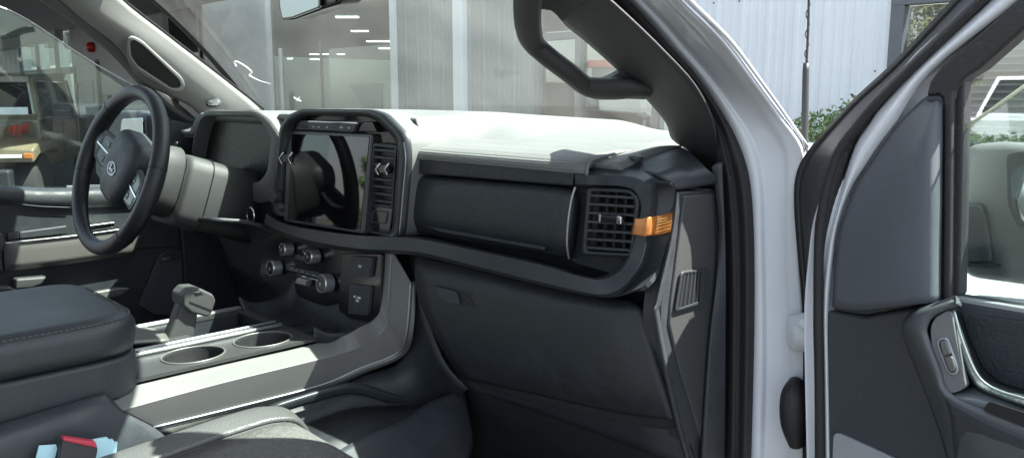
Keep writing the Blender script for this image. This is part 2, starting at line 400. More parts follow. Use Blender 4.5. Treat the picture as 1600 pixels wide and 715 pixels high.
# frame that wraps over the vent, down the end and along the ledge under the glove door
st=[ # inner, front inner, front outer, outer/back
 [(900,293,'Y',.866),(899,288,'Y',.846),(898,274,'T',0),(903,267,'T',.002),(925,259,'T',.004)],
 [(940,294,'Y',.866),(940,289,'Y',.846),(945,274,'T',0),(952,267,'T',.002),(975,258,'T',.004)],
 [(972,296,'Y',.866),(975,291,'Y',.846),(986,276,'T',0),(996,270,'T',.001),(1018,267,'T',-.001)],
 [(990,304,'Y',.866),(994,300,'Y',.846),(1007,285,'Y',.847),(1020,281,'X',.763),(1043,284,'X',.785)],
 [(998,325,'Y',.866),(1002,322,'Y',.846),(1017,308,'Y',.846),(1028,303,'X',.767),(1055,299,'X',.788)],
 [(994,350,'Y',.866),(998,350,'Y',.844),(1012,348,'Y',.844),(1024,345,'X',.767),(1053,336,'X',.788)],
 [(984,385,'Y',.866),(989,387,'Y',.840),(1006,392,'Y',.838),(1016,392,'X',.764),(1042,380,'X',.788)],
 [(968,412,'Y',.862),(975,416,'Y',.832),(992,426,'Y',.830),(1002,428,'X',.758),(1030,415,'X',.786)],
 [(945,430,'Y',.860),(950,434,'Y',.820),(966,452,'Y',.818),(972,458,'Y',.830),(1000,450,'X',.775)],
 [(912,430,'Y',.860),(916,434,'Y',.812),(930,459,'Y',.810),(935,464,'Y',.825),(945,464,'Y',.86)],
 [(840,408,'Y',.860),(842,413,'Y',.808),(844,440,'Y',.806),(846,446,'Y',.825),(850,446,'Y',.86)],
 [(740,386,'Y',.860),(741,391,'Y',.806),(742,415,'Y',.804),(744,421,'Y',.825),(746,421,'Y',.86)],
 [(650,368,'Y',.860),(650,373,'Y',.804),(650,393,'Y',.802),(650,399,'Y',.825),(650,399,'Y',.86)],
 [(560,365,'Y',.850),(560,368,'Y',.792),(560,388,'Y',.790),(560,394,'Y',.815),(560,394,'Y',.86)],
 [(490,356,'Y',.846),(490,359,'Y',.790),(488,376,'Y',.788),(488,383,'Y',.812),(488,383,'Y',.86)],
 [(445,346,'Y',.846),(442,349,'Y',.792),(440,362,'Y',.790),(440,369,'Y',.815),(440,369,'Y',.86)],
 [(424,330,'Y',.846),(416,334,'Y',.80),(412,348,'Y',.80),(413,355,'Y',.82),(415,355,'Y',.86)],
]
bevel(loft('dash_frame',st,'satin',dash,1,5,.006),.005,4,20)
# orange end trim
oa=[[(991,341,'Y',.839),(1003,341,'Y',.836),(1014,340,'Y',.836),(1026,337,'X',.771),(1040,334,'X',.780),(1054,330,'X',.792)],
    [(989,352,'Y',.838),(1001,353,'Y',.834),(1013,353,'Y',.834),(1025,350,'X',.772),(1038,347,'X',.782),(1051,343,'X',.793)],
    [(986,366,'Y',.838),(998,368,'Y',.833),(1010,369,'Y',.833),(1022,368,'X',.772),(1035,365,'X',.782),(1047,361,'X',.793)]]
loft('orange_trim',oa,'amber',dash,3,4,.006)
OG=[[V(p) for p in r_] for r_ in oa]
def og(u,v):
    c=min(int(u),4); r_=min(int(v),1); a=OG[r_][c].lerp(OG[r_][c+1],u-c); b=OG[r_+1][c].lerp(OG[r_+1][c+1],u-c); return a.lerp(b,v-r_)
for i in range(5):
    v0=.42+i*.30; u0,u1=3.05,(4.25 if i<2 else 4.8)
    if v0+.14>2: v0=1.84
    bm=bmesh.new(); e=Vec((.0016,-.0012,0))
    slab(bm,[og(u0,v0)+e,og((u0+u1)/2,v0)+e,og(u1,v0)+e,og(u1,v0+.13)+e,og((u0+u1)/2,v0+.13)+e,og(u0,v0+.13)+e],-e)
    from_bm('gold_stripe',bm,'ambergold',dash)
# top corner outboard of the pad (to the pillar foot)
loft('dash_corner',[[(900,266,'T',.001),(960,266,'T',.001),(1006,268,'T',.0),(1032,272,'X',.776),(1057,297,'X',.789)],
                    [(920,259,'T',.004),(985,257,'T',.004),(1030,257,'T',.003),(1058,264,'X',.783),(1080,293,'X',.794)],
                    [(945,253,'T',.006),(1015,248,'T',.006),(1050,249,'T',.005),(1076,267,'X',.790),(1099,290,'X',.799)],
                    [(975,246,'T',.006),(1038,240,'T',.006),(1066,244,'T',.005),(1091,264,'X',.797),(1114,288,'X',.803)],
                    [(1000,236,'T',.004),(1056,229,'T',.004),(1078,238,'T',.003),(1103,262,'X',.802),(1129,286,'X',.807)]],'plastic2',dash,4,4,.008)
# small defroster nub
disc('corner_sensor',V((993,249,'T',.010)),(0,0,1),[(.011,0),(.010,.004),(.006,.006)],'plastic',dash,24)

# end cap facing the door
ec=part('dash_end_cap')
X0=.792
plate('end_panel',VS([(1062,300),(1118,296),(1128,420),(1130,560),(1108,730),(1082,730),(1058,640),(1031,505),(1034,470),(1047,380)],'X',X0),.03,'plastic2',ec,.003)
loft('end_ridge',[[(1055,300,'X',.7925),(1046,372,'X',.7925),(1024,468,'X',.7925),(1021,500,'X',.7925),(1050,640,'X',.7925),(1074,730,'X',.7925)],
                 [(1059,300,'X',.798),(1050,372,'X',.798),(1028,468,'X',.798),(1026,500,'X',.798),(1054,640,'X',.798),(1078,730,'X',.798)],
                 [(1065,300,'X',.796),(1056,372,'X',.796),(1035,468,'X',.796),(1032,500,'X',.796),(1060,640,'X',.796),(1084,730,'X',.796)]],'plastic2',ec,6,3,.006)
plate('raised_panel',VS([(1070,306),(1116,302),(1124,500),(1120,580),(1104,700),(1098,690),(1062,575),(1046,505),(1049,470)],'X',.7955),.006,'endcap',ec,.003)
plate('grille_pocket',VS([(1064,424),(1110,418),(1108,470),(1055,487)],'X',.7970),.004,'plastic2',ec,.0015,rad=.008)
gq=VS([(1067,427),(1100,422),(1098,471),(1058,484)],'X',.7985)
plate('grille_hole',gq,.002,'black',ec,0,rad=.005)
grille('grille_slats',[p+Vec((.001,0,0)) for p in gq],6,'satin',ec,.002,.42,False,back=(-1,0,0))
frame('grille_rim',VS([(1065,425),(1103,420),(1101,473),(1055,487)],'X',.8),VS([(1068,428),(1100,424),(1098,469),(1060,482)],'X',.8),.003,'satin',ec,back=(-1,0,0),bev=.0007)

# lower glove box
lg=part('lower_glove_box')
rowsl=[[(650,398,'Y',.862),(760,424,'Y',.862),(870,450,'Y',.862),(940,464,'Y',.862),(990,470,'Y',.868)],
       [(648,425,'Y',.845),(760,450,'Y',.845),(870,474,'Y',.845),(945,484,'Y',.845),(1003,486,'Y',.858)],
       [(655,470,'Y',.845),(770,505,'Y',.845),(880,530,'Y',.845),(960,545,'Y',.845),(1018,545,'Y',.858)],
       [(690,545,'Y',.860),(800,575,'Y',.860),(900,600,'Y',.860),(985,612,'Y',.860),(1037,612,'Y',.868)],
       [(725,592,'Y',.885),(820,612,'Y',.885),(920,635,'Y',.885),(1000,650,'Y',.885),(1050,655,'Y',.885)]]
loft('glove_box_lid',rowsl,'plastic',lg,4,4,.02)
plate('latch_pocket',VS([(671,443),(738,458),(747,484),(690,473)],'Y',.8425),.004,'softdark',lg,.001,rad=.008)
plate('latch_handle',VS([(676,446),(713,455),(718,476),(692,470)],'Y',.838),.006,'plastic2',lg,.002,rad=.006)
plate('latch_hole',VS([(715,456),(733,460),(741,479),(721,475)],'Y',.8415),.003,'black',lg,0,rad=.005)
loft('knee_panel',[[(640,396,'Y',.87),(646,470,'Y',.87),(690,560,'Y',.885),(735,610,'Y',.90)],[(800,440,'Y',.90),(800,520,'Y',.90),(810,600,'Y',.91),(830,640,'Y',.92)],[(1030,490,'Y',.90),(1045,580,'Y',.90),(1062,660,'Y',.91),(1085,735,'Y',.93)]],'plastic',dash,3,3,.01)
loft('footwell_underside',[[(725,590,'Y',.89),(830,616,'Y',.89),(940,640,'Y',.89),(1052,656,'Y',.89)],[(735,640,'Y',.98),(840,660,'Y',.98),(950,690,'Y',.98),(1062,715,'Y',.98)],[(735,720,'Y',1.1),(840,730,'Y',1.1),(950,750,'Y',1.1),(1075,790,'Y',1.1)]],'carpet',dash,3,3,.01)

# ---------------- centre screen surround
cs=part('center_stack')
outer=[(424,336),(430,262),(437,198),(449,180),(472,170),(578,171),(600,178),(633,212),(636,250),(626,372)]
inner=[(436,330),(440,262),(446,206),(455,190),(476,180),(572,182),(590,189),(619,219),(621,250),(612,366)]
on=[V((*p,'Y',.822)) for p in outer]; inn=[V((*p,'Y',.828)) for p in inner]
n=96
fo=resamp(fillet(on,.012),n); fi=resamp(fillet(inn,.012),n)
bk=Vec((0,.05,0)); 
ob=fl=[p+Vec((0,.012,0)) for p in fo]
rings('hood_flank',[[p+Vec((0,.072,-.004)) for p in fo],[p+Vec((0,.03,0)) for p in fo],fl],'smoothpad',cs)
rings('screen_hood',[fl,fo,[a.lerp(b,.55)+Vec((0,-.002,0)) for a,b in zip(fo,fi)],fi,[p+Vec((0,.024,0)) for p in fi]],'satin',cs,smooth=True)
plate('stack_panel',[p+Vec((0,.022,0)) for p in inn],.02,'gloss',cs,.001,rad=.012)
# raised wing of the hood flowing onto the dash top at its passenger side
tube('silver_edge',[(631,222,'Y',.8215),(634,250,'Y',.8215),(630,300,'Y',.8215),(624,366,'Y',.8215)],.0012,'silver',cs,8)
ts=part('touch_screen')
plate('screen_bezel',VS([(449,203),(582,209),(568,366),(443,346)],'S',.010),.030,'satin',ts,.003,rad=.006)
plate('screen_display',VS([(456,209),(577,214),(562,361),(449,342)],'S',.0110),.004,'screen',ts,.0005,rad=.003)
bp=part('button_bar')
plate('bar_body',VS([(466,187),(582,190),(590,207),(460,203)],'Y',.838),.012,'gloss',bp,.002)
plate('button_strip',VS([(481,190),(558,193),(552,206),(483,203)],'Y',.832),.010,'plastic2',bp,.0015)
plate('bright_edge',VS([(481,188.5),(559,191),(558,194),(482,191.5)],'Y',.8305),.006,'chrome',bp,.0008)
for x,y,w in [(489,198,2),(498,199,2),(511,199,3),(533,199,5),(545,200,3)]:
    bm=bmesh.new(); slab(bm,VS([(x-w/2,y-1.3),(x+w/2,y-1.3),(x+w/2,y+1.3),(x-w/2,y+1.3)],'Y',.8316),Vec((0,.002,0))); from_bm('button_icon',bm,'silver',bp)
def center_vent(name,q,n,tab):
    v=part(name); q=VS(q,'Y',.836)
    plate('vent_back',[p+Vec((0,.010,0)) for p in q],.003,'black',v,0)
    grille('slats',q,n,'plastic2',v,.008,.34)
    cc_=sum(q,Vec())/4; frame('vent_frame',[cc_+(p-cc_)*1.10+Vec((0,-.001,0)) for p in q],[cc_+(p-cc_)*.98+Vec((0,-.001,0)) for p in q],.014,'plastic',v,rad=.003,irad=.002,bev=.001)
    a,b=tab
    plate('vent_tab',VS([(a,b-7),(a+17,b-6),(a+17,b+7),(a,b+7)],'Y',.826),.010,'gloss',v,.002)
    for dx in (0,14):
        tube('tab_chevron',[(a+dx+5,b-9,'Y',.824),(a+dx-2,b,'Y',.824),(a+dx+2.5,b+9,'Y',.824)],.0016,'chrome',v,8,1)
    return v
center_vent('center_vent',[(585,228),(618,231),(612,322),(580,318)],8,(589,264))
center_vent('center_vent',[(440,206),(452,206),(447,292),(434,290)],8,(438,247))
plate('blank_switch_panel',VS([(577,322),(613,326),(609,364),(572,360)],'Y',.832),.008,'gloss',cs,.002,rad=.004)
frame('switch_outline',VS([(582,328),(606,330),(603,350),(579,348)],'Y',.8305),VS([(584,330),(604,332),(601,348),(581,346)],'Y',.8305),.003,'plastic2',cs,bev=.0005)
vk=disc('volume_knob',V((436,306,'Y',.825)),(0,-1,0),[(.0135,0),(.0135,.014),(.012,.018)],'plastic2',cs,40,knurl=.03)

# ---------------- climate panel
cl=part('climate_panel')
plate('panel_face',VS([(412,358),(600,385),(600,396),(545,400),(532,470),(510,480),(440,470),(405,430)],'Y',.842),.02,'gloss',cl,.004)
def knob(px,py,r):
    k=V((px,py,'Y',.838)); 
    disc('knob_ring',k,(0,-1,.12),[(r*.98,0),(r,.004),(r,.020),(r*.9,.0225),(r*.86,.0215)],'knob',cl,48,knurl=.018)
    disc('knob_face',k+Vec((0,-.0205,.0022)),(0,-1,.12),[(r*.86,0),(r*.86,.0018),(r*.8,.0024)],'gloss',cl,36)
    bm=bmesh.new()
    for dx,dz,w,h in [(0,.0,.006,.0012),(0,-.004,.003,.001),(-r*.5,.004,.0012,.003)]:
        addbox(bm,k+Vec((dx,-.0234,.003+dz)),(w,.0006,h))
    from_bm('knob_mark',bm,'white',cl)
knob(455,389,.0135); knob(496,400,.0145); knob(436,418,.0175); knob(516,442,.0190)
tube('trim_line',[(462,392,'Y',.839),(488,397,'Y',.839)],.0012,'chrome',cl,8,1)
tube('trim_line',[(446,423,'Y',.839),(498,438,'Y',.839)],.0012,'chrome',cl,8,1)
plate('button_row',VS([(462,397),(480,401),(478,408),(460,404)],'Y',.8385),.006,'plastic2',cl,.001)
plate('button_row',VS([(448,414),(500,426),(497,434),(446,421)],'Y',.8385),.006,'plastic2',cl,.001)
for x,y,w in [(456,419,3),(463,422,4),(472,424,4),(480,427,4),(490,430,6),(474,391,2),(466,399,2),(482,446,3)]:
    bm=bmesh.new(); slab(bm,VS([(x-w/2,y-1),(x+w/2,y),(x+w/2,y+1.2),(x-w/2,y+.5)],'Y',.8378),Vec((0,.001,0))); from_bm('button_icon',bm,'silver',cl)
plate('toggle_switch',VS([(464,433),(479,437),(477,447),(459,442)],'Y',.826),.016,'silver',cl,.003)
tube('start_button_ring',[Vec((-.262,.80,1.243))+Vec((math.cos(a)*.017,0,math.sin(a)*.017)) for a in [i*math.pi/8 for i in range(16)]],.002,'chrome',cs,8,cyc=True)
disc('start_button',Vec((-.262,.803,1.243)),(0,-1,0),[(.016,0),(.016,.004)],'gloss',cs,24)

# ---------------- outlet panel
op=part('outlet_panel')
plate('panel_face',VS([(534,396),(597,396),(593,488),(583,502),(545,498),(528,484)],'Y',.832),.02,'gloss',op,.002,rad=.008)
plate('outlet_cover',VS([(549,400),(582,402),(578,433),(546,431)],'Y',.826),.012,'plastic2',op,.003,rad=.003)
plate('outlet_cover',VS([(546,444),(579,447),(574,493),(543,490)],'Y',.826),.012,'plastic2',op,.003,rad=.003)
text('cover_lettering','12V',.0072,V((562,416,'Y',.8253)),(1,0,0),(0,0,1),'white',op)
text('cover_lettering','AC 120V\n20A',.0066,V((558,467,'Y',.8253)),(1,0,0),(0,0,1),'white',op)

# ---------------- centre console
cc=part('center_console')
cst=[
 [(165,612,'X',.135),(190,640,'X',.178),(240,666,'X',.164),(262,688,'X',.164)],
 [(340,571,'X',.135),(345,598,'X',.178),(372,634,'X',.164),(378,644,'X',.164)],
 [(507,532,'X',.137),(509,558,'X',.180),(502,600,'X',.166),(505,611,'X',.166)],
 [(560,514,'Y',.775),(572,538,'X',.187),(562,574,'X',.178),(566,584,'X',.178)],
 [(589,493,'Y',.822),(600,514,'Y',.822),(620,550,'X',.200),(628,557,'X',.206)],
 [(596,465,'Y',.836),(606,486,'Y',.836),(634,520,'Y',.845),(644,522,'Y',.850)],
 [(599,392,'Y',.840),(612,392,'Y',.840),(641,440,'Y',.852),(650,440,'Y',.86)],
]
def band(name,c0,c1,m,th=.004,w=1,off=0,nv=5):
    rows=[[V(s[c0]),V(s[c0]).lerp(V(s[c1]),.5),V(s[c1])] for s in cst]
    return loft(name,rows,m,cc,2,nv,th)
bevel(loft('console_side',cst,'console',cc,1,5,.005),.003,3,12)
loft('console_lower_band',[[V(s[2])+Vec((.0008,0,0)),V(s[3])+Vec((.0008,0,0))] for s in cst],'silverdark',cc,1,5,.003)
tube('silver_line',[V(s[1])+Vec((.0002,-.0006,.0)) for s in cst[5:]],.0009,'silver',cc,8)
tube('silver_line',[V(s[2])+Vec((.0024,-.0008,.0)) for s in cst],.0020,'silver',cc,8)
# lower console wall and shelf
loft('lower_wall',[[(262,690,'X',.160),(378,646,'X',.160),(505,612,'X',.162),(566,585,'X',.174),(628,558,'X',.198),(650,445,'Y',.862)],
                   [(262,750,'X',.184),(378,690,'X',.19),(505,640,'X',.195),(580,605,'X',.205),(650,590,'X',.235),(690,560,'Y',.872)],
                   [(262,830,'X',.184),(378,780,'X',.20),(505,720,'X',.21),(600,680,'X',.22),(690,640,'X',.25),(730,608,'Y',.90)]],'plastic',cc,4,4,.006)
loft('lower_tray_edge',[[(420,632,'X',.197),(520,602,'X',.205),(560,598,'X',.21),(610,612,'X',.215),(660,621,'X',.225),(700,622,'X',.24)],
                        [(420,638,'X',.204),(520,607,'X',.212),(560,603,'X',.216),(610,617,'X',.222),(660,626,'X',.232),(700,626,'X',.245)],
                        [(420,650,'X',.20),(520,620,'X',.208),(560,616,'X',.212),(610,630,'X',.218),(660,640,'X',.228),(700,640,'X',.24)]],'satin',cc,4,3,.005)
loft('tunnel_carpet_trim',[[(480,735,'X',.36),(560,685,'X',.34),(630,655,'X',.32),(670,628,'X',.30),(725,608,'X',.29)],
                           [(520,760,'X',.40),(600,720,'X',.38),(670,690,'X',.36),(710,660,'X',.34),(733,640,'X',.31)],
                           [(560,800,'X',.44),(650,780,'X',.42),(700,750,'X',.38),(730,720,'X',.36),(740,690,'X',.33)]],'plastic2',cc,4,4,.02)
loft('lower_tray_floor',[[(440,680,'X',.20),(540,640,'X',.215),(640,632,'X',.23),(700,628,'X',.245)],[(480,735,'X',.355),(560,688,'X',.335),(632,656,'X',.315),(672,630,'X',.297)]],'plastic',cc,4,1,.01)
# top deck of the console
ZT=1.071
CY0,CY1=.38,.76
holes=[(.082,.520),(.082,.645)]
def deck():
    bm=bmesh.new()
    outer=[Vec((-.155,CY0,ZT)),Vec((.137,CY0,ZT)),Vec((.138,CY1-.04,ZT)),Vec((-.155,CY1-.04,ZT))]
    vs=[bm.verts.new(p) for p in outer]; ed=[bm.edges.new((vs[i-1],vs[i])) for i in range(4)]
    for hx,hy in holes:
        c=[bm.verts.new(Vec((hx+.043*math.cos(a),hy+.050*math.sin(a),ZT))) for a in [2*math.pi*j/40 for j in range(40)]]
        ed+=[bm.edges.new((c[j-1],c[j])) for j in range(40)]
    sl=[(-.135,.56),(-.02,.56),(-.02,.70),(-.135,.70)]
    c=[bm.verts.new(Vec((x,y,ZT))) for x,y in sl]; ed+=[bm.edges.new((c[j-1],c[j])) for j in range(4)]
    bmesh.ops.triangle_fill(bm,edges=ed,use_beauty=True)
    # drop triangles inside the openings
    kill=[]
    for f in bm.faces:
        q=f.calc_center_median()
        if any(((q.x-hx)/.043)**2+((q.y-hy)/.050)**2<.98 for hx,hy in holes) or (-.135<q.x<-.02 and .56<q.y<.70): kill.append(f)
    bmesh.ops.delete(bm,geom=kill,context='FACES')
    o=from_bm('console_deck',bm,'deck',cc); s=o.modifiers.new('s','SOLIDIFY'); s.thickness=.006; s.offset=-1 if o.data.polygons[0].normal.z>0 else 1
deck()
for hx,hy in holes:
    h=part('cup_holder')
    cw=[[Vec((hx+r_*math.cos(a),hy+r_*1.16*math.sin(a),ZT+z_)) for a in [2*math.pi*j/40 for j in range(40)]] for r_,z_ in ((.033,-.074),(.036,-.070),(.043,-.004))]
    rings('cup_wall',cw,'rubber',h,True,False)
    tube('cup_rim',[Vec((hx+.0445*math.cos(a),hy+.051*math.sin(a),ZT+.0006)) for a in [2*math.pi*j/48 for j in range(48)]],.0018,'silverdark',h,8,cyc=True)
box('bin_floor',(-.078,.63,ZT-.045),(.125,.15,.004),'plastic',cc,.001)
for x in (-.138,-.017): box('bin_wall',(x,.63,ZT-.025),(.004,.15,.044),'plastic',cc,.001)
for y in (.558,.702): box('bin_wall',(-.078,y,ZT-.025),(.117,.004,.044),'plastic',cc,.001)
for i,x in enumerate((.004,.016,.028)): tube('trim_rail',[Vec((x,.33,ZT+.004)),Vec((x,.50,ZT+.004)),Vec((x,.71,ZT+.004))],.0035,'silver' if i!=1 else 'plastic2',cc,10,2)
for x in (-.142,-.150): tube('trim_rail',[Vec((x,.33,ZT+.003)),Vec((x,.71,ZT+.003))],.0035,'silver',cc,10,2)
# storage tray in front of the console, sloping up under the climate panel
tr=[]
for y,z,w in [(.715,ZT-.004,.145),(.745,ZT-.022,.15),(.79,ZT-.024,.155),(.83,ZT-.012,.16),(.852,1.10,.165),(.856,1.17,.17)]:
    tr.append([Vec((-w,y-.004,z+.030)),Vec((-w+.012,y,z+.006)),Vec((-w+.05,y,z)),Vec((0,y,z)),Vec((w-.05,y,z)),Vec((w-.012,y,z+.006)),Vec((w,y-.004,z+.030))])
loft('front_tray',tr,'plastic',cc,3,4,.005)
for px in ((470,505,455,528),(462,500,470,470)): pass
for a,b in (((462,498),(446,522)),((480,510),(470,525)),((486,513),(478,526))):
    pass
bm=bmesh.new()
for x in (-.06,-.045,.03,.06): addbox(bm,(x,.785,ZT-.0215),(.003,.07,.003))
from_bm('tray_ribs',bm,'satin',cc)
box('console_body',(0,.25,.90),(.29,1.1,.28),'plastic',cc,.02)

# shifter
sh=part('gear_shifter')
shb=V((300,530,'Z',ZT)); 
loft('shifter_base',[[Vec((-.13,.36,ZT+.006)),Vec((-.08,.34,ZT+.010)),Vec((-.02,.36,ZT+.006))],[Vec((-.13,.44,ZT+.014)),Vec((-.08,.44,ZT+.020)),Vec((-.02,.44,ZT+.014))],[Vec((-.13,.52,ZT+.004)),Vec((-.08,.53,ZT+.006)),Vec((-.02,.52,ZT+.004))]],'silverdark',sh,4,4,.006)
def boxloft(name,secs,m,parent,bev=.006):
    bm=bmesh.new(); L=[[bm.verts.new(p) for p in s] for s in secs]
    k=len(secs[0])
    for a,b in zip(L,L[1:]):
        for i in range(k): bm.faces.new((a[i-1],a[i],b[i],b[i-1]))
    bm.faces.new(L[0]); bm.faces.new(L[-1][::-1])
    o=from_bm(name,bm,m,parent); bevel(o,bev,4); return o
XS=-.055
stem=[(262,532),(303,535),(312,478),(283,474)]
pts=VS(stem,'X',XS+.012)
boxloft('shift_stem',[[p for p in pts],[p+Vec((-.030,0,0)) for p in pts]],'greyplastic',sh,.006)
hd=[(268,452),(300,450),(332,460),(337,470),(328,490),(322,495),(298,492),(284,478),(266,474)]
hp=VS([(287,478),(286,462),(296,451),(313,450),(334,460),(338,470),(331,491),(324,495),(300,489)],'X',XS+.024)
boxloft('shift_knob',[hp,[p+Vec((-.055,0,0)) for p in hp]],'greyplastic',sh,.007)
plate('shift_button',[p+Vec((.001,0,0)) for p in VS([(302,456),(312,455),(318,459),(306,462)],'X',XS+.024)],.003,'gloss',sh,.0008)
hp2=[p+Vec((.0012,0,0)) for p in VS([(296,470),(332,484),(331,486),(296,472)],'X',XS+.024)]
plate('knob_seam',hp2,.003,'black',sh,0)
lp=VS([(284,476),(285,458),(295,449),(306,447),(300,456),(295,470)],'X',XS-.002)
boxloft('knob_cap',[[p+Vec((-.036,0,0)) for p in lp],[p+Vec((.004,0,.001)) for p in lp]],'leather',sh,.007)

# armrest lid and box
ar=part('console_armrest')
def rbox(name,x0,x1,y0,y1,z0,z1,m,parent,bev,crown=0):
    o=box(name,((x0+x1)/2,(y0+y1)/2,(z0+z1)/2),(x1-x0,y1-y0,z1-z0),m,parent,bev,seg=6); return o
def rectxy(x0,x1,y0,y1,z): return [Vec((x0,y0,z)),Vec((x1,y0,z)),Vec((x1,y1,z)),Vec((x0,y1,z))]
plate('armrest_lid',rectxy(-.165,.163,-.22,.424,1.178),.066,'leather2',ar,.026,6,rad=.075)
plate('armrest_box',rectxy(-.160,.160,-.22,.421,1.114),.062,'plastic2',ar,.006,3,rad=.07)
bm=bmesh.new()
so_=fillet(rectxy(-.1575,.1555,-.21,.4165,1.1712),.068,8)
pa=resamp(so_,230)
pa=[p for p in pa if p.y>-.2 and (p.x>0 or p.y>.3)]
for a,b in zip(pa,pa[1:]):
    d=(b-a)
    if d.length>.03: continue
    d=d.normalized(); rt=Matrix.Rotation(math.atan2(d.y,d.x),3,'Z'); addbox(bm,(a+b)/2+Vec((.0006,.0002,.0006)),((b-a).length*.62,.0022,.0016),rt)
from_bm('seam_stitching',bm,'stitch',ar)
loft('rear_side_panel',[[(-40,672,'X',.170),(60,642,'X',.170),(130,622,'X',.170),(166,613,'X',.168)],
                        [(-40,700,'X',.198),(60,668,'X',.200),(140,645,'X',.198),(194,642,'X',.184)],
                        [(-40,760,'X',.204),(60,730,'X',.204),(160,700,'X',.203),(242,668,'X',.189)],
                        [(-40,860,'X',.206),(60,830,'X',.206),(200,800,'X',.206),(280,700,'X',.190)]],'plastic2',cc,4,4,.006)

# ---------------- instrument cluster
ic=part('instrument_cluster')
oc=[(296,262),(303,215),(312,184),(322,172),(398,172),(420,186),(440,215),(436,250),(424,312),(405,318),(300,262)]
ico=[(298,262),(306,215),(314,188),(322,181),(396,181),(410,192),(424,218),(418,268),(408,282),(398,286),(300,258)]
n=80
a_=resamp(fillet(VS(oc,'Y',.842),.012),n); b_=resamp(fillet(VS(ico,'Y',.846),.012),n)
rings('cluster_hood',[[p+Vec((0,.05,-.002)) for p in a_],[p+Vec((0,.008,0)) for p in a_],a_,[p.lerp(q,.8)+Vec((0,-.002,0)) for p,q in zip(a_,b_)],b_,[q+Vec((0,.055,-.004)) for q in b_]],'pad',ic)
qq=resamp(fillet(VS(ico,'Y',.846),.012),40); qc=sum(qq,Vec())/len(qq)
plate('cluster_display',[qc+(q-qc)*1.16+Vec((0,.034,-.003)) for q in qq],.004,'dull',ic,0)
plate('display_lower_edge',VS([(330,268),(404,280),(402,284),(330,272)],'Y',.872),.01,'satin',ic,.001)
plate('cluster_side_panel',VS([(300,262),(405,318),(424,312),(428,330),(405,360),(300,330)],'Y',.86),.02,'plastic',ic,.003)

# ---------------- steering column and wheel
tl=R(18.5)
wr_=R(5.5)                                        # wheel squared up slightly towards the passenger side
wn=Vec((math.sin(wr_)*math.cos(tl),-math.cos(wr_)*math.cos(tl),math.sin(tl)))           # towards the driver
wx=Vec((math.cos(wr_),math.sin(wr_),0)); wu=wn.cross(wx)
if wu.z<0: wu=-wu
WC=Vec((-.408,.582,1.347))
th=R(-24)
ex=wx*math.cos(th)+wu*math.sin(th); ey=-wx*math.sin(th)+wu*math.cos(th)
def W(a,b,c):
    q=math.hypot(a,b); return WC+ex*a+ey*b+wn*(c-.024*min(1,max(0,(.165-q)/.05)))
sw=part('steering_wheel')
path=[W(.168*math.cos(a),.168*math.sin(a),0) for a in [2*math.pi*j/72 for j in range(72)]]
rad=[.0168+.0016*math.cos(2*(2*math.pi*j/72)) for j in range(72)]
tube('rim',path,rad,'leather',sw,16,cyc=True)
for a in (28,152,208,332):
    t=R(a); c=W(.168*math.cos(t),.168*math.sin(t),0); tn=(ey*math.cos(t)-ex*math.sin(t)); er=ex*math.cos(t)+ey*math.sin(t)
    tube('rim_seam',[c+er*.0176*math.cos(q)+wn*.0176*math.sin(q) for q in [2*math.pi*j/20 for j in range(20)]],.0011,'black',sw,6,cyc=True)
hub=[(-.062,.035),(-.045,.062),(.045,.062),(.062,.035),(.058,-.02),(.034,-.072),(-.034,-.072),(-.058,-.02)]
h0=[W(x*1.14,y*1.12+.010,.018) for x,y in hub]; h0=fillet(h0,.02,4)
def shr(l,c,s): 
    q=sum(l,Vec())/len(l); return [q+(p-q)*s+wn*c for p in l]
rings('hub',[shr(h0,-.055,.80),shr(h0,-.03,1.0),shr(h0,0,1.0),shr(h0,.010,.95),shr(h0,.016,.82),shr(h0,.019,.5)],'plastic2',sw,True,True)
def spoke(pts,w,th,name='spoke'):
    tube(name,pts,w,'plastic',sw,12,5,flat=1,up=wn)
for sgn in (-1,1):
    for a_,b_ in ((.086,.017),(.100,.018),(.113,.016),(.086,-.017),(.104,-.017)):
        plate('button_mark',[W(sgn*(a_-.002),b_+.0025,.0262),W(sgn*(a_+.002),b_+.0025,.0262),W(sgn*(a_+.002),b_-.0025,.0262),W(sgn*(a_-.002),b_-.0025,.0262)],.001,'silver',sw,0)
    loft('spoke',[[W(sgn*.050,.030,.004),W(sgn*.085,.022,.006),W(sgn*.12,.020,.004),W(sgn*.155,.030,.0)],
                  [W(sgn*.050,0,.012),W(sgn*.085,0,.014),W(sgn*.12,0,.012),W(sgn*.155,0,.006)],
                  [W(sgn*.050,-.034,.004),W(sgn*.085,-.028,.006),W(sgn*.12,-.028,.004),W(sgn*.155,-.036,.0)]],'plastic',sw,4,4,.016)
    plate('spoke_bezel',[W(sgn*.066,.040,.0215),W(sgn*.126,.036,.0200),W(sgn*.144,.004,.0195),W(sgn*.126,-.034,.0200),W(sgn*.066,-.038,.0215)],.010,'greyplastic',sw,.003,rad=.010)
    plate('spoke_buttons',[W(sgn*.070,.034,.0235),W(sgn*.123,.030,.0215),W(sgn*.138,.003,.0210),W(sgn*.123,-.029,.0215),W(sgn*.070,-.033,.0235)],.006,'gloss',sw,.002,rad=.008)
    plate('button_bar',[W(sgn*.072,.003,.0255),W(sgn*.132,.003,.0235),W(sgn*.132,-.001,.0235),W(sgn*.072,-.001,.0255)],.004,'chrome',sw,.0008)
    for b in (.017,-.017):
        plate('button_pad',[W(sgn*.080,b+.008,.0250),W(sgn*.118,b+.008,.0235),W(sgn*.118,b-.008,.0235),W(sgn*.080,b-.008,.0250)],.004,'plastic2',sw,.001)
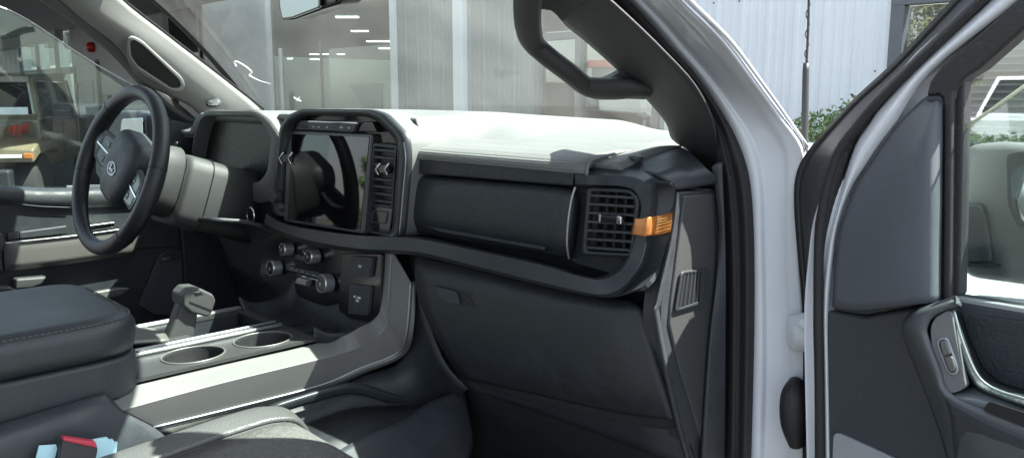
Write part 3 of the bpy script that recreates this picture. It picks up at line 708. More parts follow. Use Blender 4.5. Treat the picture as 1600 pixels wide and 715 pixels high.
# oval badge with script-like strokes
eb=[W(.020*math.cos(a),-.002+.0125*math.sin(a),.0375) for a in [2*math.pi*j/40 for j in range(40)]]
bc=W(0,-.002,.0375)
BR=lambda a,b: W(a,b-.002,.039)
plate('badge',eb,.004,'gloss',sw,.001)
tube('badge_ring',[p+wn*.0005 for p in eb],.0013,'chrome',sw,8,cyc=True)
tube('badge_script',[BR(-.012,.003),BR(-.009,.006),BR(-.003,.006),BR(-.006,-.002),BR(-.009,-.005),BR(-.004,-.003),BR(0,0),BR(.002,-.003),BR(.005,.001),BR(.008,-.003),BR(.012,.005)],.0012,'chrome',sw,6,4)
# column shrouds
co=part('steering_column')
def sect(c,w,h,ax,n=24,p=3.2,rot=0):
    ax=ax.normalized(); x=Vec((1,0,0)); y=ax.cross(x).normalized()*-1
    out=[]
    for j in range(n):
        a=2*math.pi*j/n; ca,sa=math.cos(a),math.sin(a)
        out.append(c+x*w*math.copysign(abs(ca)**(2/p),ca)+y*h*math.copysign(abs(sa)**(2/p),sa))
    return out
ax=-wn
c0=WC+ax*.035
rings('upper_shroud',[sect(WC+ax*.040,.068,.068,ax),sect(WC+ax*.05,.074,.074,ax),sect(WC+ax*.105,.080,.080,ax),sect(WC+ax*.110,.076,.076,ax)],'greyplastic',co,True,True)
cb=WC+ax*.108+Vec((.0,0,-.012))
rings('column_shroud',[sect(cb,.088,.074,ax,p=5),sect(cb+ax*.012,.094,.080,ax,p=5),sect(cb+ax*.10,.098,.080,ax,p=5),sect(cb+ax*.20,.10,.084,ax,p=5)],'greyplastic',co,True,True)
tube('column_seam',[p for p in sect(cb+ax*.055,.0975,.0815,ax,p=5)],.0012,'black',co,6,cyc=True)
loft('column_lower_cover',[[Vec((-.54,.72,1.235)),Vec((-.41,.70,1.228)),Vec((-.28,.72,1.235))],[Vec((-.58,.84,1.20)),Vec((-.41,.82,1.19)),Vec((-.24,.84,1.20))],[Vec((-.60,.90,1.05)),Vec((-.41,.90,1.04)),Vec((-.22,.90,1.05))]],'plastic',co,4,4,.01)
tube('wiper_stalk',[Vec((-.48,.66,1.36)),Vec((-.56,.645,1.37)),Vec((-.60,.64,1.375))],[.007,.007,.009],'plastic',co,10)

# ---------------- windscreen, pillars
wsx=[-1,-.75,-.5,-.25,0,.25,.5,.75,1]
wr=[]
for t in (0,.25,.5,.75,1):
    r_=[]
    for u in wsx:
        x=u*(.79+(.635-.79)*t); base=Vec((u*.80,ywind(u*.80)+.06,1.42)); top=Vec((u*.665,.84-.19*u*u,1.86-.04*u*u))
        r_.append(base.lerp(top,t)+Vec((0,.02,.03))*(4*t*(1-t))*.8)
    wr.append(r_)
ws=part('windscreen')
loft('windscreen_pane',wr,'ws',ws,2,3,0)
for sgn in (-1,):
    e=[Vec((r_[0 if sgn<0 else -1])) for r_ in wr]; e2=[Vec(r_[0 if sgn<0 else -1]).lerp(r_[1 if sgn<0 else -2],.07) for r_ in wr]
    loft('windscreen_border',[[p+Vec((0,-.004,-.004)) for p in e],[p+Vec((0,-.004,-.004)) for p in e2]],'black',ws,4,1,.001)
# hand painted mark on the glass : traced onto the pane's own slope
def on_ws(px,py):
    a=wr[0][2]; b=wr[4][2]; c=wr[0][5]; nn=(b-a).cross(c-a).normalized()
    q=PN(px,py,wr[2][2]-nn*0,nn); return q-ray(px,py).normalized()*.03
tube('paint_mark',[on_ws(*p) for p in [(369,104),(366,98),(371,97),(382,103),(391,110),(393,114),(389,117),(391,119),(405,126),(422,131)]],[.0022,.0024,.0024,.002,.002,.0022,.002,.0018,.0010,.0004],'chalk',ws,6,4)
tube('paint_mark',[on_ws(*p) for p in [(459,152),(465,156),(470,158),(466,155),(468,152),(464,158)]],.0014,'chalk',ws,6,3)
# driver pillar
pl=part('windscreen_pillar')
loft('pillar_trim',[[(150,-50,'L',.0),(190,0,'L',.0),(262,57,'L',.0),(335,113,'L',0),(385,152,'L',0),(408,172,'L',0)],
                    [(110,-30,'L',.015),(150,20,'L',.018),(215,62,'L',.02),(280,118,'L',.02),(330,160,'L',.02),(350,190,'L',.018)],
                    [(75,-15,'L',.010),(125,28,'L',.008),(188,78,'L',.005),(222,128,'L',0),(300,168,'L',-.01),(320,200,'L',-.01)]],'pillarsunlit',pl,4,4,.02)
loft('pillar_inner_edge',[[(75,-15,'L',.010),(125,28,'L',.008),(188,78,'L',.005),(222,128,'L',0),(270,172,'L',-.01),(320,200,'L',-.01)],
                    [(60,-10,'L',-.03),(110,30,'L',-.03),(165,75,'L',-.03),(205,120,'L',-.03),(260,180,'L',-.03),(310,220,'L',-.03)],
                    [(30,-20,'L',-.05),(90,20,'L',-.05),(150,66,'L',-.05),(215,118,'L',-.05),(290,172,'L',-.05),(340,220,'L',-.05)]],'pillar',pl,4,4,.012)
tube('pillar_gap',[(182,-10,'L',-.012),(193,0,'L',-.012),(265,56,'L',-.012),(338,112,'L',-.012),(388,151,'L',-.012),(412,171,'L',-.012)],.003,'black',pl,8)
gh=part('grab_handle')
fo=[(198,62),(206,56),(222,64),(285,122),(290,135),(284,144),(268,144),(212,110),(200,90)]
fi=[(203,66),(209,62),(222,70),(279,124),(283,134),(279,139),(268,139),(215,104),(205,88)]
frame('handle_rim',VS(fo,'L',.024),VS(fi,'L',.026),.03,'pillarsunlit',gh,back=-PLN if PLN.x>0 else PLN,bev=.003,rad=.01)
plate('handle_recess',VS(fi,'L',.021),.004,'rubber',gh,0,rad=.008)
disc('tweeter_grille',V((334,162,'L',.024)),(.4,-.3,.8),[(.020,0),(.019,.006),(.012,.011)],'grille',pl,28)
# passenger pillar
pr=part('windscreen_pillar')
prow=[]
Lf=[(840,-45),(872,27),(920,70),(968,113),(1012,158),(1040,192),(1050,218),(1078,238),(1096,262)]
Md=[(862,-52),(908,12),(958,58),(1005,104),(1050,152),(1078,200),(1088,226),(1104,250),(1116,284)]
Rt=[(880,-62),(948,-2),(992,38),(1038,83),(1083,132),(1110,182),(1120,225),(1127,275),(1131,330)]
loft('pillar_trim',[upto(r_,.06) for r_ in ([(*p,'R',0) for p in Lf],[(*p,'R',.004) for p in Md],[(*p,'R',.006) for p in Rt])],'pillar',pr,4,4,.003)
loft('pillar_foot',[[(1112,262,'X',.800),(1118,300,'X',.802),(1123,390,'X',.803),(1109,545,'X',.803),(1097,740,'X',.803)],
                    [(1120,255,'X',.806),(1124,300,'X',.808),(1128,390,'X',.808),(1122,545,'X',.808),(1115,740,'X',.808)],
                    [(1128,255,'X',.812),(1131,320,'X',.812),(1134,420,'X',.812),(1134,560,'X',.812),(1133,740,'X',.812)]],'plastic2',pr,4,4,.006)
gh=part('grab_handle')
tube('handle_bar',[(900,-75,'R',-.002),(858,-68,'R',.016),(838,-50,'R',.026),(826,-15,'R',.03),(824,30,'R',.034),(831,64,'R',.036),(854,87,'R',.036),(888,113,'R',.034),(917,135,'R',.030),(947,139,'R',.024),(985,138,'R',.012),(1014,142,'R',.0)],[.015,.018,.018,.0185,.0192,.0202,.0202,.0202,.0202,.0195,.0185,.015],'pillar',gh,16,6,flat=.62,up=PRN)
plate('handle_root',VS([(968,113),(1012,156),(985,155),(930,155),(925,135),(950,124)],'R',.006),.012,'pillar',gh,.006,rad=.008)
plate('handle_root',VS([(800,-70),(824,8),(836,19),(848,15),(862,17),(880,34),(925,-10),(925,-70)],'R',.010),.014,'pillar',gh,.006,rad=.004)
# door opening weather seal
Sa=[(895,-55),(948,0),(990,40),(1035,85),(1080,134),(1109,190),(1122,260),(1127,340),(1130,450),(1130,560),(1129,740)]
Sc=[(930,-55),(981,0),(1015,37),(1048,77),(1084,116),(1126,172),(1156,226),(1174,290),(1180,400),(1179,560),(1174,740)]
Sy=[.82,.86,.885,.91,.935,.96,.975,.985,.992,.995,.995]
seal=[]
loft('door_seal',[upto(r_,.17) for r_ in [[(*p,'Y',y+.012) for p,y in zip(Sa,Sy)],[((p[0]*.7+q[0]*.3),(p[1]*.7+q[1]*.3),'Y',y-.006) for p,q,y in zip(Sa,Sc,Sy)],[((p[0]*.5+q[0]*.5),(p[1]*.5+q[1]*.5),'Y',y) for p,q,y in zip(Sa,Sc,Sy)],[((p[0]*.25+q[0]*.75),(p[1]*.25+q[1]*.75),'Y',y-.008) for p,q,y in zip(Sa,Sc,Sy)],[(*q,'Y',y+.01) for q,y in zip(Sc,Sy)]]],'rubber2',pr,3,4,.006)

# ---------------- white body work
by=part('body_shell')
Wa=[(p[0]-4,p[1]) for p in Sc]
Wd=[(1022,-55),(1071,0),(1110,38),(1143,73),(1185,130),(1222,181),(1258,232),(1258,290),(1252,400),(1264,560),(1260,740)]
Wya=[y+.004 for y in Sy]
Wyd=[y+d for y,d in zip(Sy,(-.02,-.02,-.02,-.016,.0,.02,.034,.036,.036,.036,.036))]
cols=[]
for k,(t,dy) in enumerate([(0,.006),(.08,.0),(.18,-.001),(.26,.006),(.34,.005),(.60,.003),(.72,-.002),(.84,-.003),(.94,-.003),(1,.008)]):
    cols.append([((a[0]*(1-t)+b[0]*t),(a[1]*(1-t)+b[1]*t),'Y',ya+(yb-ya)*t+dy) for a,b,ya,yb in zip(Wa,Wd,Wya,Wyd)])
loft('door_jamb',[upto(r_,.17) for r_ in cols],'jamb',by,4,3,.006)
# fender and bonnet ahead of the door (outer skin at X about 1.0)
def fender(sgn):
    rows=[]
    for y,xo,zt in [(1.13,.96,1.27),(1.6,.95,1.285),(2.2,.955,1.275),(2.8,.95,1.25),(3.1,.91,1.22)]:
        rows.append([Vec((sgn*(xo-.16),y,zt+.045)),Vec((sgn*(xo-.05),y,zt+.03)),Vec((sgn*(xo-.01),y,zt-.01)),Vec((sgn*xo,y,zt-.10)),Vec((sgn*(xo-.01),y,zt-.35)),Vec((sgn*(xo-.03),y,zt-.6))])
    loft('fender',rows,'paint',by,3,4,.006)
fender(1); fender(-1)
for sgn in (-1,1):
    loft('fender_return',[[Vec((sgn*.884,1.046,z)),Vec((sgn*.915,1.085,z)),Vec((sgn*.935,1.160,z+.0)),Vec((sgn*.955,1.20,z-.02))] for z in (.5,.8,1.1,1.25)]+[[Vec((sgn*.880,1.040,1.36)),Vec((sgn*.91,1.085,1.345)),Vec((sgn*.93,1.165,1.315)),Vec((sgn*.945,1.20,1.27))]],'paint',by,3,3,.01)
    loft('cowl_corner',[[Vec((sgn*.874,1.036,1.40)),Vec((sgn*.91,1.085,1.365)),Vec((sgn*.95,1.165,1.315))],[Vec((sgn*.80,1.35,1.40)),Vec((sgn*.86,1.36,1.36)),Vec((sgn*.93,1.37,1.315))],[Vec((sgn*.78,1.60,1.355)),Vec((sgn*.85,1.60,1.345)),Vec((sgn*.94,1.60,1.315))]],'paint',by,3,4,.01)
loft('pillar_outer_skin',[[V((p[0],p[1],'Y',yy))+Vec((0,.004,0)) for p,yy in zip(Wd[:7],Wyd[:7])],[V((p[0],p[1],'Y',yy))+Vec((-.025,.045,.002)) for p,yy in zip(Wd[:7],Wyd[:7])],[V((p[0],p[1],'Y',yy))+Vec((-.085,.12,-.004)) for p,yy in zip(Wd[:7],Wyd[:7])]],'paint',by,3,4,.004)
hr=[]
for y,z in [(1.52,1.33),(1.7,1.345),(2.3,1.335),(2.9,1.29),(3.12,1.22)]:
    hr.append([Vec((u*.84,y-(.16*abs(u)**3 if y<1.6 else 0),z+.02*(1-u*u))) for u in (-1,-.6,-.2,.2,.6,1)])
loft('bonnet',hr,'paint',by,3,4,.01)
loft('cowl_panel',[[Vec((u*.8,ywind(u*.8)+.05,1.405)) for u in (-1,-.5,0,.5,1)],[Vec((u*.84,ywind(u*.8)+.16,1.37)) for u in (-1,-.5,0,.5,1)]],'rubber',by,4,1,.01)
plate('nose_panel',[Vec((-.98,3.13,1.22)),Vec((.98,3.13,1.22)),Vec((.98,3.13,.45)),Vec((-.98,3.13,.45))],.08,'plastic',by,.03)
# cab shell: roof, headliner, far side, back (light and reflections need them)
rf=[]
for y,z in [(.84,1.866),(.45,1.925),(-.3,1.945),(-1.0,1.935),(-1.42,1.89)]:
    rf.append([Vec((u*.70,y-(.19*u*u if y>.5 else .03*u*u),z-.045*abs(u)**3)) for u in (-1,-.6,-.2,.2,.6,1)])
loft('roof',rf,'paint',by,3,4,.035)
for sx in (-1,1):
    tube('roof_rail',[Vec((sx*.645,.60,1.80)),Vec((sx*.685,.1,1.85)),Vec((sx*.70,-.6,1.86)),Vec((sx*.69,-1.4,1.82))],.035,'pillarsunlit',by,12)
    tube('door_pillar',[Vec((sx*.80,-.25,1.28)),Vec((sx*.77,-.27,1.5)),Vec((sx*.69,-.30,1.86))],[.07,.06,.05],'pillar',by,12)
    tube('rear_pillar',[Vec((sx*.80,-1.35,1.28)),Vec((sx*.76,-1.38,1.55)),Vec((sx*.67,-1.42,1.86))],[.10,.09,.07],'pillar',by,12)
    plate('rear_door_panel',[Vec((sx*.82,-.25,1.28)),Vec((sx*.82,-1.35,1.30)),Vec((sx*.82,-1.35,.55)),Vec((sx*.82,-.25,.55))],.10,'plastic',by,.01,back=(sx,0,0))
plate('rear_cab_wall',[Vec((-.8,-1.42,1.35)),Vec((.8,-1.42,1.35)),Vec((.8,-1.42,.6)),Vec((-.8,-1.42,.6))],.06,'plastic',by,.01,back=(0,-1,0))
box('cab_floor',(0,.2,.60),(1.62,2.3,.04),'carpet',by,0)
plate('firewall',[Vec((-.8,1.28,1.36)),Vec((.8,1.28,1.36)),Vec((.8,1.28,.6)),Vec((-.8,1.28,.6))],.03,'carpet',by,0)
box('footwell_side',(.80,1.16,.95),(.03,.22,.66),'plastic',by,.005)
box('footwell_side',(-.80,1.08,1.0),(.04,.46,.76),'plastic',by,.005)
# antenna on the fender
an=part('antenna')
q=V((1259,225,'Y',1.75)); top=V((1264,-60,'Y',1.75))
tube('antenna_base',[q+Vec((0,0,-.12)),V((1257,215,'Y',1.75)),V((1259,110,'Y',1.75)),V((1260,100,'Y',1.75))],[.0085,.0080,.0070,.0055],'rubber',an,12,2)
tube('antenna_mast',[V((1260,102,'Y',1.75)),V((1263,40,'Y',1.75)),V((1265,-60,'Y',1.75))],.0030,'rubber',an,8,3)
hx=[]
for i in range(90):
    t=i/89; p=V((1260,102,'Y',1.75)).lerp(V((1265,-60,'Y',1.75)),t); a=t*2*math.pi*5.2; hx.append(p+Vec((math.cos(a)*.0042,math.sin(a)*.0042,0)))
tube('mast_spiral',hx,.0013,'rubber2',an,6,1)
# door hinge and wiring boot
hg=part('door_hinge')
loft('hinge_leaf',[[(1229,500,'Y',1.025),(1234,492,'Y',1.010),(1268,486,'Y',1.000)],[(1228,515,'Y',1.010),(1236,514,'Y',0.985),(1268,512,'Y',0.980)],[(1230,538,'Y',1.015),(1238,541,'Y',0.990),(1268,545,'Y',0.985)],[(1234,543,'Y',1.035),(1242,548,'Y',1.015),(1268,552,'Y',1.010)]],'jamb',hg,4,4,.012)
disc('hinge_bolt',V((1259,505,'Y',0.978)),(.4,-1,0),[(.009,0),(.009,.004),(.006,.006)],'jamb',hg,6)
tube('wiring_boot',[(1244,596,'Y',1.010),(1240,620,'Y',0.990),(1240,660,'Y',0.990),(1244,694,'Y',1.000)],[.010,.017,.017,.010],'rubber2',by,14,5)
bm=bmesh.new()
for px,py in ((1247,300),(1249,316),(1248,330)):
    addbox(bm,V((px,py,'Y',1.040)),(.010,.012,.012))
from_bm('jamb_clip',bm,'jamb',by)

# ---------------- passenger door (standing open)
pd=part('passenger_door')
def D(pts,off): return VS(pts,'D',off)
leftA=[(1262,760),(1263,600),(1262,480),(1253,380),(1249,320),(1251,280),(1265,247),(1304,200),(1346,156),(1401,106),(1502,0),(1575,-76)]
leftB=[(1288,760),(1286,600),(1284,480),(1291,390),(1302,340),(1317,285),(1336,227),(1356,195),(1376,166),(1442,96),(1547,0),(1620,-70)]
def mixl(t): return [(a[0]*(1-t)+b[0]*t,a[1]*(1-t)+b[1]*t) for a,b in zip(leftA,leftB)]
mdd=mixl(.35); md1=mixl(.62)
loft('weather_strip',[upto(r_,.16,end=True) for r_ in [[(*p,'D',-.03) for p in leftA],[(*p,'D',-.012) for p in mdd],[(*p,'D',.010) for p in md1],[(*p,'D',-.004) for p in leftB]]],'rubber',pd,4,4,.008)
loft('door_edge',[[PN(*p,DP-DN*-.03,DN)+DN*d*(1 if i<7 else max(.12,1-(i-6)*.3)) for i,p in enumerate(leftA)] for d in (0,.05,.11)],'rubber',pd,3,3,.008)
tube('seal_bead',[(p[0]+3,p[1],'D',.006) for p in md1],.006,'rubber2',pd,10,4)
wR=[(1300,760),(1297,600),(1296,484),(1303,400),(1311,350),(1330,297),(1353,259),(1377,223),(1403,189),(1455,113),(1598,0),(1670,-60)]
loft('frame_paint',[upto(r_,.16,end=True) for r_ in [[(*p,'D',-.002) for p in leftB],[((p[0]+q[0])/2,(p[1]+q[1])/2,'D',.008) for p,q in zip(leftB,wR)],[(*p,'D',-.002) for p in wR]]],'paint',pd,4,4,.03)
sail=[(1297,482),(1302,402),(1310,352),(1329,299),(1352,261),(1402,191),(1440,153),(1452,147),(1470,147),(1476,156),(1473,472),(1440,477),(1402,483),(1352,493),(1318,488)]
plate('sail_panel',D(sail,.004),.03,'plastic2',pd,.010,5,rad=.006)
loft('sail_cover',[[(1302,478,'D',.006),(1307,402,'D',.006),(1315,352,'D',.006),(1334,301,'D',.006),(1357,263,'D',.006),(1407,193,'D',.006),(1446,156,'D',.006)],
                   [(1338,484,'D',.014),(1340,410,'D',.014),(1348,362,'D',.014),(1365,315,'D',.014),(1385,274,'D',.014),(1422,212,'D',.014),(1452,160,'D',.014)],
                   [(1405,478,'D',.030),(1402,410,'D',.030),(1405,362,'D',.030),(1410,315,'D',.030),(1418,274,'D',.029),(1436,220,'D',.026),(1458,160,'D',.018)],
                   [(1450,473,'D',.032),(1450,410,'D',.032),(1450,362,'D',.032),(1451,315,'D',.032),(1452,274,'D',.031),(1454,220,'D',.028),(1463,158,'D',.018)],
                   [(1470,470,'D',.012),(1470,410,'D',.012),(1471,362,'D',.012),(1472,315,'D',.012),(1472,274,'D',.012),(1473,220,'D',.012),(1473,162,'D',.010)]],'sail',pd,4,4,.006)
# window frame
hdr=[(1446,152),(1452,128),(1470,104),(1600,-10),(1680,-80),(1760,-60),(1600,46),(1530,108),(1507,122),(1494,140),(1492,160),(1474,158),(1466,148)]
plate('window_frame',D(hdr,.006),.03,'rubber',pd,.004)
plate('window_channel',D([(1474,150),(1488,140),(1484,468),(1472,470)],.010),.02,'rubber2',pd,.003)
plate('window_channel',D([(1488,150),(1507,118),(1500,462),(1484,466)],.000),.02,'rubber',pd,.003)
plate('window_pane',D([(1486,470),(1489,214),(1600,135),(1700,60),(1740,520)],-.010),.003,'glass',pd,0)
tube('pane_edge',D([(1489,214),(1600,135),(1700,60)],-.0085),.0018,'paneedge',pd,8,1)
plate('belt_strip',D([(1486,462),(1640,488),(1640,496),(1486,470)],.004),.01,'silver',pd,.001)
# lower trim
low=[(1290,485),(1318,489),(1352,494),(1402,484),(1440,478),(1486,466),(1650,492),(1650,780),(1290,780)]
plate('lower_trim',D(low,.004),.04,'plastic2',pd,.006)
# arm rest / pull surround: sculpted band
Oa=[(1640,482),(1560,476),(1490,466),(1432,482),(1412,502),(1412,525),(1440,600),(1470,680),(1482,722),(1500,790)]
Ob=[(1640,488),(1560,482),(1494,472),(1444,494),(1436,510),(1438,535),(1462,592),(1475,624),(1600,690),(1660,720)]
loft('pull_surround',[[(*p,'D',.006) for p in [(1486,464),(1432,481),(1411,503),(1411,525),(1430,575),(1450,625),(1472,690),(1490,760)]],
                      [(*p,'D',.050) for p in [(1488,466),(1440,484),(1422,506),(1424,526),(1446,575),(1468,622),(1500,680),(1525,740)]],
                      [(*p,'D',.062) for p in [(1492,472),(1450,490),(1438,509),(1440,528),(1460,578),(1476,618),(1540,655),(1650,700)]],
                      [(*p,'D',.058) for p in [(1496,478),(1462,492),(1450,510),(1452,528),(1470,575),(1484,612),(1545,640),(1650,682)]]],'doortrim',pd,4,4,.012)
loft('arm_rest_side',[[(1476,622,'D',.063),(1540,656,'D',.063),(1650,702,'D',.063)],[(1486,660,'D',.055),(1550,700,'D',.055),(1650,745,'D',.055)],[(1492,740,'D',.02),(1560,780,'D',.02),(1650,800,'D',.02)]],'plastic2',pd,4,4,.01)
plate('switch_plate',D([(1453,510),(1462,494),(1486,482),(1494,530),(1506,590),(1510,606),(1484,616),(1476,606),(1456,548)],.057),.01,'doorplate',pd,.003,rad=.008)
frame('switch_rim',D([(1463,529),(1480,525),(1498,574),(1496,586),(1482,586),(1464,542)],.059),D([(1466,532),(1478,529),(1494,574),(1492,582),(1483,582),(1467,542)],.060),.006,'silver',pd,bev=.001,rad=.006)
plate('lock_switch',D([(1467,533),(1478,530),(1486,553),(1473,556)],.062),.006,'silverdark',pd,.002,rad=.003)
plate('lock_switch',D([(1474,558),(1487,555),(1493,574),(1491,581),(1483,581)],.062),.006,'silverdark',pd,.002,rad=.003)
loft('pull_pocket',[[(1488,484,'D',.050),(1500,535,'D',.050),(1520,588,'D',.050),(1545,612,'D',.050),(1660,652,'D',.050)],
                    [(1491,484,'D',.034),(1506,530,'D',.034),(1528,580,'D',.034),(1556,602,'D',.034),(1660,636,'D',.034)],
                    [(1493,484,'D',.010),(1509,528,'D',.010),(1532,578,'D',.010),(1560,600,'D',.010),(1660,632,'D',.010)]],'softdark',pd,4,3,.003)
tube('silver_accent',[(1490,484,'D',.052),(1503,530,'D',.052),(1525,582,'D',.052),(1552,606,'D',.052),(1600,622,'D',.052),(1660,640,'D',.052)],.0014,'silver',pd,8)
loft('arm_rest_top',[[(1484,617,'D',.058),(1512,605,'D',.045),(1545,612,'D',.045),(1660,655,'D',.045)],[(1486,619,'D',.060),(1525,630,'D',.060),(1560,646,'D',.060),(1660,688,'D',.060)]],'doortrim',pd,4,2,.01)
plate('handle_cup',D([(1535,640),(1545,626),(1660,664),(1660,690)],.0635),.002,'black',pd,0,rad=.004)
plate('inner_door_pad',D([(1500,488),(1660,510),(1660,628),(1560,598),(1534,574),(1512,526)],.007),.006,'softdark',pd,.002)
plate('speaker_plate',D([(1302,678),(1310,676),(1440,735),(1440,780),(1298,780)],.0075),.006,'platelight',pd,.002,rad=.006)
# outer skin
plate('outer_skin',[p+DN*.07 for p in D([(1300,500),(1480,478),(1660,500),(1660,820),(1300,820)],0)],.03,'paint',pd,.01,back=DN)
plate('outer_sail',[p+DN*.035 for p in D(sail,0)],.03,'paint',pd,.005,back=DN)
# rear half of the open door, beyond the picture's edge
DA=Vec((DN.y,-DN.x,0))
def DU(u,z,off=0): return DP+DA*u+Vec((0,0,z))-DN*off
plate('rear_trim',[DU(.268,.62,.004),DU(1.08,.62,.004),DU(1.10,1.262,.004),DU(.268,1.270,.004)],.05,'plastic2',pd,.01)
plate('rear_arm_rest',[DU(.268,1.03,.058),DU(.85,1.02,.058),DU(.90,.93,.05),DU(.268,.96,.05)],.06,'doortrim',pd,.015,back=DN)
hE=V((1720,-72,'D',.0))
uE=(hE-DP).dot(DA)
tube('window_frame',[DU(uE-.01,hE.z-.004),DU(.46,1.74,0),DU(.70,1.79,0),DU(.98,1.785,0),DU(1.06,1.70,0),DU(1.10,1.27,0)],.026,'rubber',pd,12,4)
plate('rear_window_pane',[DU(.275,1.275,-.01),DU(1.07,1.275,-.01),DU(1.04,1.66,-.01),DU(.275,1.60,-.01)],.003,'glass',pd,0)
plate('rear_outer_skin',[DU(.27,.58,-.075),DU(1.12,.58,-.075),DU(1.12,1.27,-.075),DU(.27,1.27,-.075)],.03,'paint',pd,.01,back=DN)
# door mirror seen through its window
mr=part('door_mirror')
def Mq(pts,off): return VS(pts,'D',-off)
boxloft('mirror_housing',[Mq([(1505,222),(1570,218),(1620,222),(1660,240),(1665,430),(1600,445),(1500,432),(1490,300)],.09),Mq([(1500,240),(1570,232),(1640,232),(1690,260),(1690,430),(1600,440),(1500,425),(1492,310)],.19)],'housing',mr,.02)
plate('mirror_arm',Mq([(1496,318),(1532,318),(1540,335),(1550,410),(1496,412)],.082),.03,'plastic2',mr,.006,rad=.006)
plate('arm_gap',Mq([(1498,410),(1558,414),(1556,420),(1498,416)],.0795),.03,'black',mr,.001)
frame('glass_rim',Mq([(1572,240),(1680,225),(1700,360),(1590,356),(1574,320)],.060),Mq([(1578,246),(1690,232),(1700,346),(1595,347),(1581,312)],.060),.03,'plastic',mr,back=DN)
plate('mirror_glass',[Mq([p],o)[0] for p,o in zip([(1580,246),(1690,236),(1700,342),(1600,340),(1584,305)],[.084,.084,.062,.062,.070])],.004,'mirror',mr,.001)

# ---------------- driver's door
dd=part('driver_door')
def Ld(pts,x=-.80): return VS(pts,'X',x)
loft('belt_pad',[[(-60,284,'X',-.83),(0,289,'X',-.83),(60,293,'X',-.83),(110,293,'X',-.83),(180,291,'X',-.83),(260,289,'X',-.83)],
                 [(-60,290,'X',-.80),(0,295,'X',-.80),(60,299,'X',-.80),(110,299,'X',-.80),(180,297,'X',-.80),(260,295,'X',-.80)],
                 [(-60,304,'X',-.793),(0,309,'X',-.793),(60,313,'X',-.793),(110,314,'X',-.793),(180,312,'X',-.793),(260,309,'X',-.793)],
                 [(-60,312,'X',-.800),(0,317,'X',-.800),(60,323,'X',-.800),(110,325,'X',-.800),(180,323,'X',-.800),(260,318,'X',-.80)]],'softdark',dd,4,4,.01)
tube('belt_stitching',[(-60,311,'X',-.797),(0,315,'X',-.797),(60,322,'X',-.797),(110,324,'X',-.797)],.0012,'plastic2',dd,6)
plate('belt_strip',Ld([(105,290),(270,286),(270,290),(105,294)],-.835),.01,'silver',dd,.001)
plate('upper_panel',Ld([(-80,310),(320,310),(330,385),(-80,398)],-.808),.05,'softdark',dd,.004,back=(-1,0,0))
plate('door_lower_panel',Ld([(-80,390),(340,370),(360,560),(-80,640)],-.812),.05,'plastic',dd,.006,back=(-1,0,0))
loft('silver_trim_panel',[[(4,378,'X',-.785),(110,367,'X',-.785),(225,351,'X',-.785)],[(6,383,'X',-.778),(110,373,'X',-.778),(222,358,'X',-.778)],[(8,424,'X',-.782),(110,412,'X',-.782),(212,397,'X',-.782)]],'silverdark',dd,3,3,.012)
tube('bright_strip',[(6,380,'X',-.776),(110,369,'X',-.776),(224,353,'X',-.776)],.0022,'chrome',dd,8)
boxloft('switch_block',[Ld([(132,352),(180,346),(178,354),(132,361)],-.77),Ld([(132,352),(180,346),(178,354),(132,361)],-.80)],'chrome',dd,.003)
plate('inner_handle',Ld([(30,362),(105,352),(106,366),(30,374)],-.790),.012,'plastic',dd,.004,rad=.006)
plate('handle_end',Ld([(12,364),(30,361),(30,373),(12,376)],-.788),.012,'greyplastic',dd,.003)
plate('trim_end_cap',Ld([(-20,366),(6,364),(10,380),(4,395),(6,424),(-20,428)],-.776),.03,'greyplastic',dd,.006)
plate('armrest_block',Ld([(24,436),(74,432),(66,444),(50,450),(24,452)],-.760),.03,'greyplastic',dd,.005)
plate('armrest_top',Ld([(-30,449),(15,448),(32,456),(-30,462)],-.74),.04,'greyplastic',dd,.005)
plate('pocket_rim',Ld([(118,462),(185,450),(204,450),(188,462),(130,474)],-.765),.02,'silverdark',dd,.003)
sg=Ld([(216,476),(250,398),(262,392),(318,392),(334,430),(330,495),(240,492)],-.795)
plate('speaker_grille',sg,.012,'grille',dd,.004,rad=.008)
plate('speaker_badge_plate',Ld([(250,400),(262,393),(316,392),(318,400),(248,412)],-.7935),.004,'satin',dd,.001)
text('speaker_lettering','B&O',.011,V((259,404,'X',-.7925)),(0,1,0),(0,0,1),'silver',dd)
plate('window_pane',Ld([(-120,296),(290,300),(300,190),(215,139),(150,102),(105,73),(60,43),(30,25),(0,12),(-120,-25)],-.845),.003,'glass',dd,0)
tube('pane_edge',Ld([(-60,-4),(0,11),(30,24),(60,42),(105,72),(150,101),(215,138)],-.842),.0018,'chalk',dd,8,2)
plate('frame_edge',Ld([(40,-30),(82,-8),(190,70),(330,172),(325,178),(180,76),(70,2),(30,-22)],-.80),.03,'rubber',dd,.003)
plate('outer_panel',Ld([(-150,296),(330,300),(360,600),(-150,720)],-.90),.03,'paint',dd,.01,back=(-1,0,0))
# driver's outside mirror
ml=part('door_mirror')
mh=[(150,178),(165,172),(215,172),(228,182),(232,285),(160,290),(148,270)]
boxloft('mirror_housing',[VS(mh,'Y',.80),[p*1+Vec((.03,.12,-.01)) for p in VS(mh,'Y',.80)]],'plastic2',ml,.012)
plate('mirror_glass',VS([(190,186),(222,184),(224,225),(186,228)],'Y',.795),.004,'mirror',ml,.002,rad=.01)
plate('mirror_glass',VS([(156,232),(170,230),(172,262),(158,264)],'Y',.795),.004,'mirror',ml,.002,rad=.006)
plate('kick_panel',VS([(260,420),(420,350),(420,560),(260,560)],'X',-.60) if False else [Vec((-.80,.93,1.2)),Vec((-.2,.93,1.2)),Vec((-.2,1.05,.7)),Vec((-.80,1.05,.7))],.02,'plastic',dash,.003)

